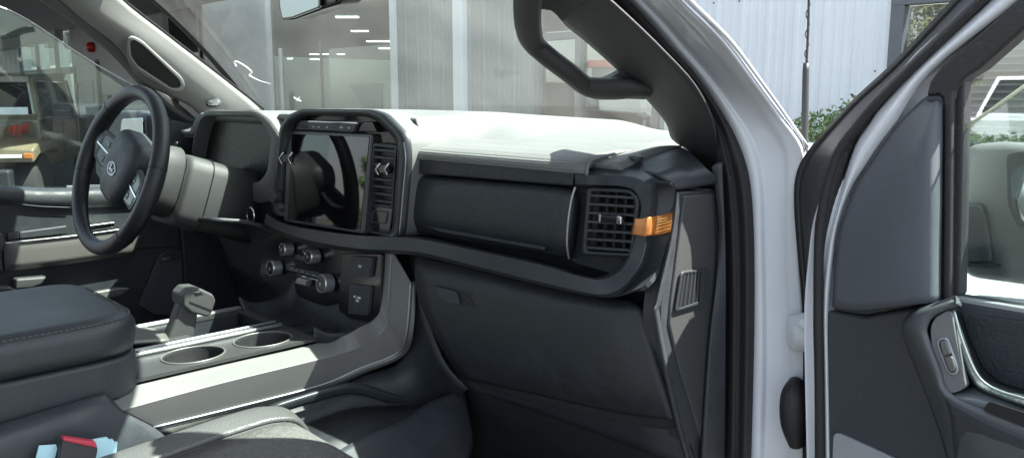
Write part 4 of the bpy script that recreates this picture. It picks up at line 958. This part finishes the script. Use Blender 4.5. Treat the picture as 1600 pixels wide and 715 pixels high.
# ---------------- rear view mirror
rm=part('rear_view_mirror')
mo=VS([(431,-40),(433,10),(438,33),(455,32),(502,15),(526,8),(531,-10),(531,-40)],'Y',.70)
mp=VS([(431,-40),(433,10),(438,34),(456,33),(502,17),(504,-40)],'Y',.695)
boxloft('mirror_case',[mo,[p+Vec((.006,.045,.006)) for p in mo]],'gloss',rm,.008)
plate('mirror_glass',VS([(435,-40),(437,10),(441,30),(456,28),(498,12),(498,-40)],'Y',.692),.006,'dimmirror',rm,.002,rad=.004)
tube('mirror_stem',[mo[4]+Vec((0,.03,.06)),mo[4]+Vec((0,.08,.09)),mo[4]+Vec((0,.12,.10))],.012,'plastic',rm,10,2)

# ---------------- seats
ps=part('passenger_seat')
def seatrows(x0,x1,yf,yb,z):
    rows=[]
    for y,dz in [(yf+.030,-.20),(yf+.028,-.09),(yf+.008,-.022),(yf-.03,.0),(yf-.10,.002),(yf-.25,-.006),(yb,-.02)]:
        w=(x1-x0)
        rows.append([Vec((x0-.012,y-.02,z+dz-.10)),Vec((x0,y-.012,z+dz-.03)),Vec((x0+.010,y-.006,z+dz+.002)),Vec((x0+.030,y,z+dz+.010)),Vec((x0+.062,y,z+dz+.002)),Vec(((x0+x1)/2,y+.012,z+dz-.010)),Vec((x1-.11,y,z+dz-.002)),Vec((x1-.05,y,z+dz+.010)),Vec((x1-.01,y-.01,z+dz)),Vec((x1,y-.02,z+dz-.10))])
    return rows
rws=seatrows(.215,.76,.600,-.05,.992)
loft('seat_bolster',[r_[:5] for r_ in rws],'seatleather',ps,4,4,.01)
loft('seat_cushion',[[p+Vec((0,.001,.002)) for p in r_[4:8]] for r_ in rws],'fabric',ps,4,4,.01)
loft('seat_bolster',[r_[7:] for r_ in rws],'seatleather',ps,4,4,.01)
tube('seat_seam',[r_[4]+Vec((0,0,.001)) for r_ in rws],.0018,'stitch',ps,6,5)
def seatback(p,x0,x1):
    boxloft('seat_back',[[Vec((x0,-.12,1.0)),Vec((x1,-.12,1.0)),Vec((x1,.02,.98)),Vec((x0,.02,.98))],[Vec((x0+.02,-.34,1.50)),Vec((x1-.02,-.34,1.50)),Vec((x1-.02,-.24,1.50)),Vec((x0+.02,-.24,1.50))],[Vec((x0+.08,-.36,1.56)),Vec((x1-.08,-.36,1.56)),Vec((x1-.08,-.28,1.57)),Vec((x0+.08,-.28,1.57))]],'leather2',p,.03)
    boxloft('head_rest',[[Vec(((x0+x1)/2+s*.14,y,z)) for s,y,z in ((-1,-.38,1.60),(1,-.38,1.60),(1,-.27,1.60),(-1,-.27,1.60))],[Vec(((x0+x1)/2+s*.12,y,z)) for s,y,z in ((-1,-.40,1.76),(1,-.40,1.76),(1,-.31,1.77),(-1,-.31,1.77))]],'leather2',p,.03)
ds=part('driver_seat')
rws=seatrows(-.72,-.215,.36,-.05,.93)
loft('seat_cushion',rws,'seatleather',ds,3,4,.01)
seatback(ds,-.70,-.22)

# ================================================================== loose things on the console side
bt=plate('booklet',VS([(90,730),(98,686),(151,693),(153,702),(148,730)],'X',.245),.012,'bookdark',None,.002)
bt.name='booklet'; tag(bt,'dark booklet with a red top edge wedged beside the console','booklet')
plate('cover_edge',VS([(99,683),(150,690),(152,700),(98,688)],'X',.2475),.014,'bookred',bt,.002)
pp=plate('paper_sheets',VS([(130,690),(168,683),(172,687),(177,686),(179,691),(184,690),(178,732),(140,732)],'X',.232),.006,'paper',None,.0006)
tag(pp,'pale blue folded papers sticking out behind the booklet','papers')
p2=plate('paper_leaflet',VS([(61,696),(88,694),(90,700),(82,732),(52,732)],'X',.226),.003,'paper',None,.0006)
tag(p2,'small pale blue leaflet poking out left of the booklet','leaflet')

# ================================================================== SURROUNDINGS
gr=box('ground',(0,20,-.05),(400,400,.1),'asphalt',None,0); tag(gr,kind='structure')
WY=7.8
def wx_(px): return V((px,150,'Y',WY)).x
b=empty('dealership_building',(-4,WY,0),'white ribbed metal building with a dark showroom window ahead of the truck','building')
def bpart(o): return o
def ribwall(name,x0,x1,y,z0,z1,m,parent,pitch=.305,holes=()):
    bm=bmesh.new()
    prof=[]; x=x0
    while x<x1:
        prof+= [(x,0),(x+.02,-.022),(x+.045,-.022),(x+.065,0),(x+pitch*.36,0),(x+pitch*.36+.012,-.006),(x+pitch*.36+.03,-.006),(x+pitch*.36+.042,0),(x+pitch*.68,0),(x+pitch*.68+.012,-.006),(x+pitch*.68+.03,-.006),(x+pitch*.68+.042,0)]
        x+=pitch
    prof=[p for p in prof if p[0]<=x1]+[(x1,0)]
    lo=[bm.verts.new((p[0],y+p[1],z0)) for p in prof]; hi=[bm.verts.new((p[0],y+p[1],z1)) for p in prof]
    for i in range(len(prof)-1): bm.faces.new((lo[i],lo[i+1],hi[i+1],hi[i]))
    o=from_bm(name,bm,m,parent); s=o.modifiers.new('s','SOLIDIFY'); s.thickness=.02; s.offset=0; return o
xA,xB=wx_(424),wx_(617); xP=wx_(725); xW=wx_(1388)
ribwall('wall',xB,wx_(838),WY,0,6.5,'dimsiding',b)
ribwall('wall',wx_(1033),wx_(1040),WY,0,6.5,'dimsiding',b)
ribwall('wall',wx_(1040),xW,WY,0,6.5,'siding',b)
ribwall('wall',xW,6,WY,2.42,6.5,'siding',b)
ribwall('wall',xW,6,WY,0,.92,'siding',b)
ribwall('wall',2.4,6,WY+.001,.9,2.44,'siding',b)
box('corner_post',(xP,WY-.06,3.2),(.21,.12,6.4),'post',b,.006)
box('window_post',(xB+.05,WY-.02,3.2),(.12,.10,6.4),'post',b,.004)
# screws in the siding
bm=bmesh.new()
for px,py in ((1115,5),(1155,2),(1182,118),(1367,111)):
    c=V((px,py,'Y',WY-.026)); addbox(bm,c,(.014,.012,.014))
from_bm('siding_screw',bm,'frame',b)
# framed window with blinds
wf=bpy.data.objects.new('window',None); COL.objects.link(wf); wf.parent=b
def kid(fn,*a,**k): return fn(*a,**k)
bw=Vec((-4,WY,0))
x0,x1=xW,2.4
frw=.12
def kbox(name,c,s,m,p,bev=.004):
    o=box(name,Vec(c)-bw,s,m,None,bev); o.parent=p; return o
for nme,c,s in (('frame',((x0+x1)/2,WY-.03,2.36),(x1-x0,.12,frw)),('frame',((x0+x1)/2,WY-.03,.97),(x1-x0,.12,frw)),('frame',(x0+frw/2,WY-.03,1.665),(frw,.118,1.27)),('frame',(x1-frw/2,WY-.03,1.665),(frw,.118,1.27))):
    kbox(nme,c,s,'frame',wf)
kbox('pane',((x0+x1)/2,WY,1.665),(x1-x0-.2,.006,1.3),'blindglass',wf,0)
bm=bmesh.new()
for i in range(22):
    addbox(bm,Vec(((x0+x1)/2,WY+.14,1.02+i*.06))-bw,(x1-x0,.006,.062),Matrix.Rotation(R(28),3,'X'))
o=from_bm('blinds',bm,'blind',None); o.parent=wf
# showroom glazing
sg_=bpy.data.objects.new('showroom_window',None); COL.objects.link(sg_); sg_.parent=b
kbox('pane',((xA+xB)/2,WY+.02,3.2),(xB-xA-.02,.008,6.4),'showglass',sg_,0)
kbox('mullion',(xA+.05,WY,3.2),(.10,.10,6.4),'post',sg_)
kbox('mullion',(wx_(441),WY+.01,1.2),(.07,.06,2.4),'post',sg_)
kbox('mullion',(wx_(503),WY+.01,1.2),(.03,.05,2.5),'frame',sg_)
bw2=bpy.data.objects.new('glazed_bay',None); COL.objects.link(bw2); bw2.parent=b
ga,gb=wx_(838),wx_(1033)
kbox('pane',((ga+gb)/2,WY+.02,3.2),(gb-ga,.008,6.4),'bayglass',bw2,0)
for x in (ga+.05,(ga*.62+gb*.38),gb-.05): kbox('mullion',(x,WY,3.2),(.09,.10,6.4),'frame',bw2)
kbox('transom',((ga+gb)/2,WY+.001,2.25),(gb-ga,.09,.09),'frame',bw2)
# room behind
kb=lambda *a: kbox(*a)
kbox('room_ceiling',(-20,WY+12,3.45),(32,23.8,.1),'dark',b,0)
kbox('room_back_wall',(-20,WY+24,1.7),(36,.2,3.6),'dark',b,0)
kbox('room_floor',(-20,WY+12,.03),(36,23.8,.05),'darkfloor',b,0)
kbox('room_side_wall',(-3.9,WY+12,1.7),(.15,23.8,3.6),'dark',b,0)
kbox('room_side_wall',(-38,WY+12,1.7),(.15,23.8,3.6),'dark',b,0)
kbox('upper_fascia',((xA+xB)/2,WY+.3,5.2),(xB-xA,.2,3.2),'dark',b,0)
# step back of the service wing
WY2=6.5
kbox('return_wall',(xA-.10,(WY+WY2)/2,3.2),(.2,WY-WY2,6.4),'wallgrey',b,.01)
# strip lamps on the showroom ceiling
lamps=[(525,560,27,.0),(549,575,49,0),(573,610,65,0),(592,610,76,0),(484,513,85,0),(527,538,85,0),(485,502,93,0),(528,569,98,0),(483,514,102,0),(449,457,92,0)]
words=['longest and highest strip lamp seen through the showroom glass','second strip lamp down behind the showroom glass','long strip lamp right of centre behind the showroom glass','short strip lamp beside the showroom window post','strip lamp left of the middle, upper of three stacked','short strip lamp in the middle of the showroom ceiling','shortest strip lamp, middle of three stacked on the left','long low strip lamp deep in the showroom','strip lamp lowest of three stacked on the left','tiny strip lamp near the left edge of the showroom']
for (a,c,y,_),w in zip(lamps,words):
    p=V((a,y,'Z',3.36)); q=V((c,y,'Z',3.36)); mid=(p+q)/2
    ln=(q-p).length; ang=math.atan2((q-p).y,(q-p).x)
    e=empty('ceiling_lamp',mid,w,'ceiling light','strip lamps on the showroom ceiling')
    for nm,s,m_,dz in (('housing',(ln+.04,.20,.05),'post',.04),('diffuser',(ln,.16,.03),'lamp',0)):
        o=box(nm,(0,0,dz),s,m_,None,.004,Matrix.Rotation(ang,3,'Z')); o.parent=e
# pale panel behind the glass, put in for an unclear whitish patch
db=empty('pale_panel',V((572,158,'Y',WY+1.6)),'pale panel standing inside the showroom window','display board')
c=db.location.copy()
o=plate('board_face',[p-c for p in VS([(545,132),(598,130),(600,190),(575,190),(560,150)],'Y',WY+1.6)],.03,'siding',None,.004); o.parent=db
o=box('board_foot',(0,0,-(c.z)/2-.25),(.5,.2,max(.2,c.z-.5)),'frame',None,.01); o.parent=db

# service wing to the left
sb=empty('service_wing',(-20,WY2,0),'pale service wing with glazed wall and flat canopy behind the tan truck','building')
so=Vec((-20,WY2,0))
def sbx(name,c,s,m,p=None,bev=.004,**k):
    o=box(name,Vec(c)-so,s,m,None,bev,**k); o.parent=p or sb; return o
def sx(px): return V((px,150,'Y',WY2)).x
def sz(px,py): return V((px,py,'Y',WY2)).z
xr=xA-.2
# wall right of glazing
xg1=sx(117); xg0=sx(40); xl=sx(-200)
zc=sz(110,47)
sbx('wall',((xg1+sx(262))/2,WY2+.1,zc/2+1.5),(sx(262)-xg1,.2,zc+3),'wallgrey')
sbx('wall',((sx(318)+xr)/2,WY2+.1,3.2),(max(.2,xr-sx(318)),.2,6.4),'wallgrey')
dw=bpy.data.objects.new('dark_window',None); COL.objects.link(dw); dw.parent=sb
sbx('pane',((sx(262)+sx(318))/2,WY2+.12,3.2),(sx(318)-sx(262),.02,6.4),'screen',dw,0)
o=ribwall('ribbed_wall',-62+20,xg0-.3+20,0,0,zc+.5,'siding',None,.6); o.parent=sb
sbx('ceiling',((-60-7.9)/2,WY2-3.3,zc+.1),(52.1,6.6,.2),'soffit')
sbx('ceiling_beam',((-60+sx(117))/2,WY2-.25,zc-.12),(60+sx(117),.2,.3),'wallgrey')
for px in (40,67,97):
    sbx('mullion',(sx(px+2),WY2,zc/2),(.42,.14,zc),'frame')
sbx('transom',((xg0+xg1)/2,WY2+.001,sz(80,112)),(xg1-xg0,.10,.16),'wallgrey')
sbx('pane',((xg0+xg1)/2,WY2+.05,zc/2),(xg1-xg0,.01,zc),'glass')
# grey door
gd=bpy.data.objects.new('service_door',None); COL.objects.link(gd); gd.parent=sb
sbx('door_leaf',((sx(126)+sx(157))/2,WY2-.03,sz(140,100)/2),(sx(157)-sx(126),.06,sz(140,100)),'doorgrey',gd)
sbx('notice',((sx(133)+sx(151))/2,WY2-.07,sz(142,143)),(.9,.01,.5),'wallgrey',gd)
for z in (.5,1.7): sbx('hinge',(sx(126.5),WY2-.07,z),(.09,.04,.2),'frame',gd)
for a in (124.5,158.5): sbx('door_frame',(sx(a),WY2-.04,sz(140,98)/2),(.09,.09,sz(140,98)),'frame',gd)
sbx('door_frame',((sx(124.5)+sx(158.5))/2,WY2-.04,sz(140,97.5)),(sx(158.5)-sx(124.5),.088,.09),'wallgrey',gd)
kp=empty('intercom',V((168,155,'Y',WY2-.05)),'small black wall intercom beside the grey steel door','intercom')
o=box('body',(0,0,0),(.42,.08,.2),'rubber',None,.01); o.parent=kp
o=box('keypad',(.05,-.045,0),(.2,.02,.12),'frame',None,.004); o.parent=kp
be=empty('fire_bell',V((145,74,'Y',WY2-.02)),'red round fire bell on the pale service wall','bell')
o=disc('bell_dome',(0,0,0),(0,-1,0),[(.12,0),(.125,.05),(.11,.10),(.07,.14),(.02,.15)],'red',None,32,sx=1.0); o.parent=be
o=box('bell_box',(0,.0,-.02),(.14,.05,.14),'red',None,.01); o.parent=be
# far things seen through the glazing
rs=empty('red_shop',(-46,26,0),'low red shop far off through the service wing glazing','shop')
for nm,cx,s,m_ in (('wall',(0,0,1.2),(7,4,2.4),'redwall'),('roof',(0,0,2.5),(7.4,4.4,.25),'wallgrey'),('window',(0,-2.02,1.2),(3,.05,1.0),'screen')):
    o=box(nm,cx,s,m_,None,.02); o.parent=rs

# ---------------- tan off-road truck
jt=empty('offroad_truck',(0,0,0),'tan boxy off-road truck with red hood lettering under the canopy','truck')
ja=R(-13-14)
JX=Vec((math.cos(ja),math.sin(ja),0)); JY=Vec((-math.sin(ja),math.cos(ja),0))      # forward, left
wp=PN(57,190,(0,0,0),(0,0,1)) if False else CAM+ray(57,150)*10.0
jb=Vec((wp.x,wp.y,0))-JY*.72          # base of windscreen centre
jt.location=jb; jt.rotation_euler=(0,0,ja)
def J(name,pts_sec,m,bev=.02):
    o=boxloft(name,[[Vec(p) for p in s] for s in pts_sec],m,None,bev); o.parent=jt; return o
def Jb(name,c,s,m,bev=.02,rot=None):
    o=box(name,c,s,m,None,bev,rot); o.parent=jt; return o
# x forward from windscreen base, y left
J('cab',[[(.05,-.74,1.22),(.05,.74,1.22),(.05,.76,.62),(.05,-.76,.62)],[(-1.95,-.76,1.22),(-1.95,.76,1.22),(-1.95,.78,.62),(-1.95,-.78,.62)]],'tan',.03)
J('roof',[[(-.16,-.62,1.76),(-.16,.62,1.76),(-.16,.66,1.68),(-.16,-.66,1.68)],[(-1.9,-.62,1.82),(-1.9,.62,1.82),(-1.9,.67,1.70),(-1.9,-.67,1.70)]],'tan',.04)
for s in (-1,1):
    J('pillar',[[(.05,s*.70,1.2),(.05,s*.755,1.2),(-.05,s*.755,1.2),(-.05,s*.70,1.2)],[(-.15,s*.60,1.72),(-.15,s*.66,1.72),(-.27,s*.66,1.72),(-.27,s*.60,1.72)]],'tan',.015)
    for x in (-.95,-1.88):
        J('pillar',[[(x,s*.71,1.2),(x,s*.76,1.2),(x-.12,s*.76,1.2),(x-.12,s*.71,1.2)],[(x-.02,s*.61,1.72),(x-.02,s*.665,1.72),(x-.14,s*.665,1.72),(x-.14,s*.61,1.72)]],'tan',.01)
    Jb('door_seam',(-.98,s*.775,.95),(.012,.01,.5),'black',0)
    Jb('door_handle',(-.86,s*.80,1.12),(.16,.03,.04),'rubber',.008)
J('windscreen',[[(.02,-.66,1.25),(.02,.66,1.25),(.0,.66,1.25),(.0,-.66,1.25)],[(-.17,-.58,1.67),(-.17,.58,1.67),(-.19,.58,1.67),(-.19,-.58,1.67)]],'screen',.005)
J('windscreen_frame',[[(.06,-.72,1.27),(.06,.72,1.27),(.03,.72,1.20),(.03,-.72,1.20)],[(.0,-.72,1.28),(.0,.72,1.28),(.0,.72,1.20),(.0,-.72,1.20)]],'tan',.01)
J('windscreen_frame',[[(-.13,-.62,1.74),(-.13,.62,1.74),(-.12,.62,1.66),(-.12,-.62,1.66)],[(-.22,-.62,1.74),(-.22,.62,1.74),(-.22,.62,1.66),(-.22,-.62,1.66)]],'tan',.01)
for s in (-1,1):
    J('side_window',[[(-.08,s*.725,1.23),(-.95,s*.725,1.23),(-.97,s*.635,1.68),(-.28,s*.635,1.68)],[(-.08,s*.705,1.23),(-.95,s*.705,1.23),(-.97,s*.615,1.68),(-.28,s*.615,1.68)]],'screen',.004)
    J('side_window',[[(-1.08,s*.728,1.23),(-1.88,s*.728,1.23),(-1.88,s*.64,1.68),(-1.08,s*.635,1.68)],[(-1.08,s*.708,1.23),(-1.88,s*.708,1.23),(-1.88,s*.62,1.68),(-1.08,s*.615,1.68)]],'screen',.004)
J('sticker',[[(.037,.30,1.27),(.037,.62,1.27),(-.005,.61,1.36),(-.005,.30,1.36)],[(.03,.30,1.27),(.03,.62,1.27),(-.012,.61,1.36),(-.012,.30,1.36)]],'white',0)
J('hood',[[(.06,-.66,1.20),(.06,.66,1.20),(.06,.68,.85),(.06,-.68,.85)],[(1.15,-.52,1.14),(1.15,.52,1.14),(1.15,.56,.75),(1.15,-.56,.75)]],'tan',.04)
J('grille',[[(1.15,-.52,1.10),(1.15,.52,1.10),(1.15,.52,.65),(1.15,-.52,.65)],[(1.24,-.50,1.08),(1.24,.50,1.08),(1.26,.50,.65),(1.26,-.50,.65)]],'tan',.03)
for i in range(7): Jb('grille_slot',(1.26,-.24+.08*i,.90),(.02,.04,.28),'black',.008)
for s in (-1,1):
    hl=disc('headlight',(1.24,s*.40,.92),(1,0,0),[(.10,0),(.10,.03),(.085,.045)],'headlens',None,28); hl.parent=jt
    J('fender',[[(.05,s*.70,.98),(.05,s*.93,.93),(.05,s*.93,.80),(.05,s*.70,.80)],[(.35,s*.62,1.02),(.35,s*.95,.98),(.35,s*.95,.86),(.35,s*.62,.86)],[(1.05,s*.56,1.02),(1.05,s*.95,.99),(1.05,s*.95,.84),(1.05,s*.56,.84)],[(1.22,s*.54,.94),(1.22,s*.93,.91),(1.22,s*.93,.76),(1.22,s*.54,.76)]],'tan',.03)
    J('marker_lamp',[[(1.225,s*.83,.875),(1.225,s*.92,.87),(1.225,s*.92,.81),(1.225,s*.83,.815)],[(1.245,s*.83,.875),(1.245,s*.92,.87),(1.245,s*.92,.81),(1.245,s*.83,.815)]],'orangelens',.008)
    J('running_lamp',[[(1.225,s*.56,.86),(1.225,s*.81,.86),(1.225,s*.81,.82),(1.225,s*.56,.82)],[(1.245,s*.56,.86),(1.245,s*.81,.86),(1.245,s*.81,.82),(1.245,s*.56,.82)]],'headlens',.006)
    for x in (.68,-2.35):
        w=disc('wheel',(x,s*.78,.42),(0,s,0),[(.30,-.13),(.41,-.11),(.42,0),(.41,.11),(.30,.13)],'tire',None,36); w.parent=jt
    J('side_mirror',[[(-.05,s*.86,1.20),(-.05,s*1.10,1.20),(-.05,s*1.10,1.42),(-.05,s*.86,1.42)],[(-.13,s*.88,1.21),(-.13,s*1.09,1.21),(-.13,s*1.09,1.41),(-.13,s*.88,1.41)]],'rubber',.03)
    Jb('mirror_arm',(-.08,s*.82,1.20),(.06,.14,.05),'rubber',.01)
Jb('bumper',(1.42,0,.60),(.18,1.5,.22),'rubber',.03)
J('cargo_bed',[[(-1.98,-.78,1.20),(-1.98,.78,1.20),(-1.98,.78,.62),(-1.98,-.78,.62)],[(-3.2,-.78,1.20),(-3.2,.78,1.20),(-3.2,.78,.62),(-3.2,-.78,.62)]],'tan',.03)
tx=text('hood_lettering','MOJAVE',.17,(.60,.655,1.105),(-1,.10,0.03),(0,.1,1),'redletter',None,.004); tx.parent=jt

# ---------------- white utility vehicle parked to the left rear (seen in the window's reflection)
wv=empty('white_utility_vehicle',(-3.6,-5.0,0),'white boxy utility vehicle parked to the left behind the truck','vehicle')
def Wb(name,secs,m,bev=.04):
    o=boxloft(name,[[Vec(p) for p in s] for s in secs],m,None,bev); o.parent=wv
Wb('body',[[(-.95,2.3,1.05),(.95,2.3,1.05),(.95,2.3,.45),(-.95,2.3,.45)],[(-.97,-2.3,1.1),(.97,-2.3,1.1),(.97,-2.3,.45),(-.97,-2.3,.45)]],'paint')
Wb('cab',[[(-.92,1.1,1.06),(.92,1.1,1.06),(.92,-2.2,1.08),(-.92,-2.2,1.08)],[(-.78,.35,1.92),(.78,.35,1.92),(.80,-2.1,1.95),(-.80,-2.1,1.95)]],'paint')
Wb('windscreen',[[(-.80,1.06,1.16),(.80,1.06,1.16),(.80,1.0,1.14),(-.80,1.0,1.14)],[(-.68,.44,1.84),(.68,.44,1.84),(.68,.38,1.82),(-.68,.38,1.82)]],'screen',.01)
for s in (-1,1):
    for y in (1.4,-1.5):
        w=disc('wheel',(s*.9,y,.4),(s,0,0),[(.28,-.12),(.4,-.1),(.4,.1),(.28,.12)],'tire',None,32); w.parent=wv

# ---------------- shrubs and trees
def leafy(bm,c,r,n,size,seedfn=None,flat=1.0):
    for i in range(n):
        while True:
            p=Vec((random.uniform(-1,1),random.uniform(-1,1),random.uniform(-1,1)))
            if .25<p.length<1: break
        p=p*(.75+.25*random.random()); q=Vec(c)+Vec((p.x*r[0],p.y*r[1],p.z*r[2]))
        s=size*random.uniform(.6,1.4); a=Vec((random.gauss(0,1),random.gauss(0,1),random.gauss(0,1))).normalized(); b_=a.orthogonal().normalized()
        b_=Matrix.Rotation(random.uniform(0,6.28),3,a)@b_; cc_=a.cross(b_)
        v=[bm.verts.new(q+b_*s),bm.verts.new(q+cc_*s*.45),bm.verts.new(q-b_*s),bm.verts.new(q-cc_*s*.45)]
        bm.faces.new(v)
def shrub(name,loc,clumps,n,size,label):
    e=empty(name,loc,label,'shrub','evergreen shrubs along the building')
    bm=bmesh.new()
    for c,r in clumps: leafy(bm,c,r,n,size)
    me=bpy.data.meshes.new('foliage'); bm.to_mesh(me); bm.free(); o=link('foliage',me,'leaf'); o.parent=e
    o=tube('stem',[Vec((0,0,0)),Vec((.02,.01,.4)),Vec((0,0,.8))],[.04,.03,.015],'bark',None,8,3); o.parent=e
def cl(w,h,n):
    out=[]
    for i in range(n):
        u=random.uniform(-1,1); z=random.uniform(.15,1)
        out.append(((u*w*.7,random.uniform(-.3,.3),h*z*(1-.35*u*u)*.88),(w*.30,.30,h*.16)))
    return out
p=V((1300,215,'Y',6.9)); shrub('evergreen_shrub',(p.x,6.9,0),cl(.80,1.54,50),420,.026,'leafy evergreen shrub by the ribbed wall, left of the door frame')
p=V((1560,200,'Y',6.6)); shrub('evergreen_shrub',(p.x,6.6,0),cl(.95,1.38,54),420,.026,'wide evergreen shrub seen through the open door window')
p=V((1420,200,'Y',6.9)); shrub('evergreen_shrub',(p.x,6.9,0),cl(.8,1.1,30),300,.028,'low evergreen shrub mostly hidden behind the open door')
def tree(name,loc,h,w,label,m='leafdry',conic=False,n=60):
    e=empty(name,loc,label,'tree','trees around the lot')
    o=tube('trunk',[Vec((0,0,0)),Vec((.05,.03,h*.4)),Vec((0,0,h*.92))],[h*.03,h*.02,h*.006],'bark',None,10,3); o.parent=e
    bm=bmesh.new()
    for i in range(n):
        t=random.random(); a=random.uniform(0,6.28)
        if conic: z=h*(.15+.85*t); rr_=w*(1-t)*random.uniform(.4,1); sz_=(w*.22*(1.1-t),w*.22*(1.1-t),h*.03)
        else: z=h*(.35+.6*t); rr_=w*math.sin(math.pi*(.15+.8*t))*random.uniform(.2,1); sz_=(w*.28,w*.28,h*.07)
        leafy(bm,(rr_*math.cos(a),rr_*math.sin(a),z),sz_,110,h*.018)
    me=bpy.data.meshes.new('crown'); bm.to_mesh(me); bm.free(); o=link('crown',me,m); o.parent=e
tree('broadleaf_tree',(-9.6,-16,0),5.2,2.2,'pale broadleaf tree behind the truck reflected in the blinds window')
tree('conifer_tree',(-14,-10,0),6.5,1.8,'dark conifer to the left rear reflected in the centre screen','leaf',True)
tree('broadleaf_tree',(-60,27,0),7,4,'hazy broadleaf tree beyond the service wing glazing')
tree('broadleaf_tree',(-52,34,0),6,3.5,'olive broadleaf tree beside the far red shop')
# shop across the lot (white fronted), behind the truck
hs=empty('small_house',(-24,-22,0),'low pale house with a red roof across the lot behind the truck','house')
for nm,cx,s,m_ in (('wall',(0,0,1.5),(9,6,3),'wallgrey'),('roof',(0,0,3.2),(9.6,6.6,.4),'redwall'),('window',(1.5,3.02,1.6),(1.6,.05,1.1),'screen'),('door',(-1.5,3.02,1.05),(1,.06,2.1),'doorgrey')):
    o=box(nm,cx,s,m_,None,.03); o.parent=hs

# ================================================================== light, sky, camera
AZ=R(48); EL=R(58)                       # to the right of straight ahead, above the horizon
sd=Vec((math.sin(AZ)*math.cos(EL),math.cos(AZ)*math.cos(EL),math.sin(EL)))
ld=bpy.data.lights.new('sun','SUN'); ld.energy=5.0; ld.angle=R(.5); ld.color=(1,.96,.89)
lo=bpy.data.objects.new('sun',ld); COL.objects.link(lo); lo.rotation_euler=sd.to_track_quat('Z','Y').to_euler(); lo.location=(5,5,12)
w=bpy.data.worlds.new('World'); sc.world=w; w.use_nodes=True
nt=w.node_tree; bg=nt.nodes['Background']; sk=nt.nodes.new('ShaderNodeTexSky'); sk.sky_type='NISHITA'; sk.sun_disc=False
sk.sun_elevation=EL; sk.sun_rotation=AZ; sk.air_density=1; sk.dust_density=2.0; sk.ozone_density=.4
hsv=nt.nodes.new('ShaderNodeHueSaturation'); hsv.inputs['Saturation'].default_value=.58; nt.links.new(sk.outputs[0],hsv.inputs['Color']); nt.links.new(hsv.outputs[0],bg.inputs[0]); bg.inputs[1].default_value=.092
cd=bpy.data.cameras.new('camera'); co_=bpy.data.objects.new('camera',cd); COL.objects.link(co_)
cd.sensor_width=36; cd.lens=36*FPX/1600; cd.clip_start=.02; cd.clip_end=800
mt=Matrix((cr,cu,-cf)).transposed().to_4x4(); mt.translation=CAM; co_.matrix_world=mt
sc.camera=co_
sc.view_settings.view_transform='Standard'; sc.view_settings.look='None'; sc.view_settings.gamma=1; sc.view_settings.use_curve_mapping=False
sc.view_settings.exposure=2.28
cy=sc.cycles; cy.use_denoising=True
try: cy.denoiser='OPENIMAGEDENOISE'
except Exception: pass
cy.max_bounces=8; cy.transparent_max_bounces=24; cy.caustics_reflective=False; cy.caustics_refractive=False; cy.sample_clamp_indirect=6
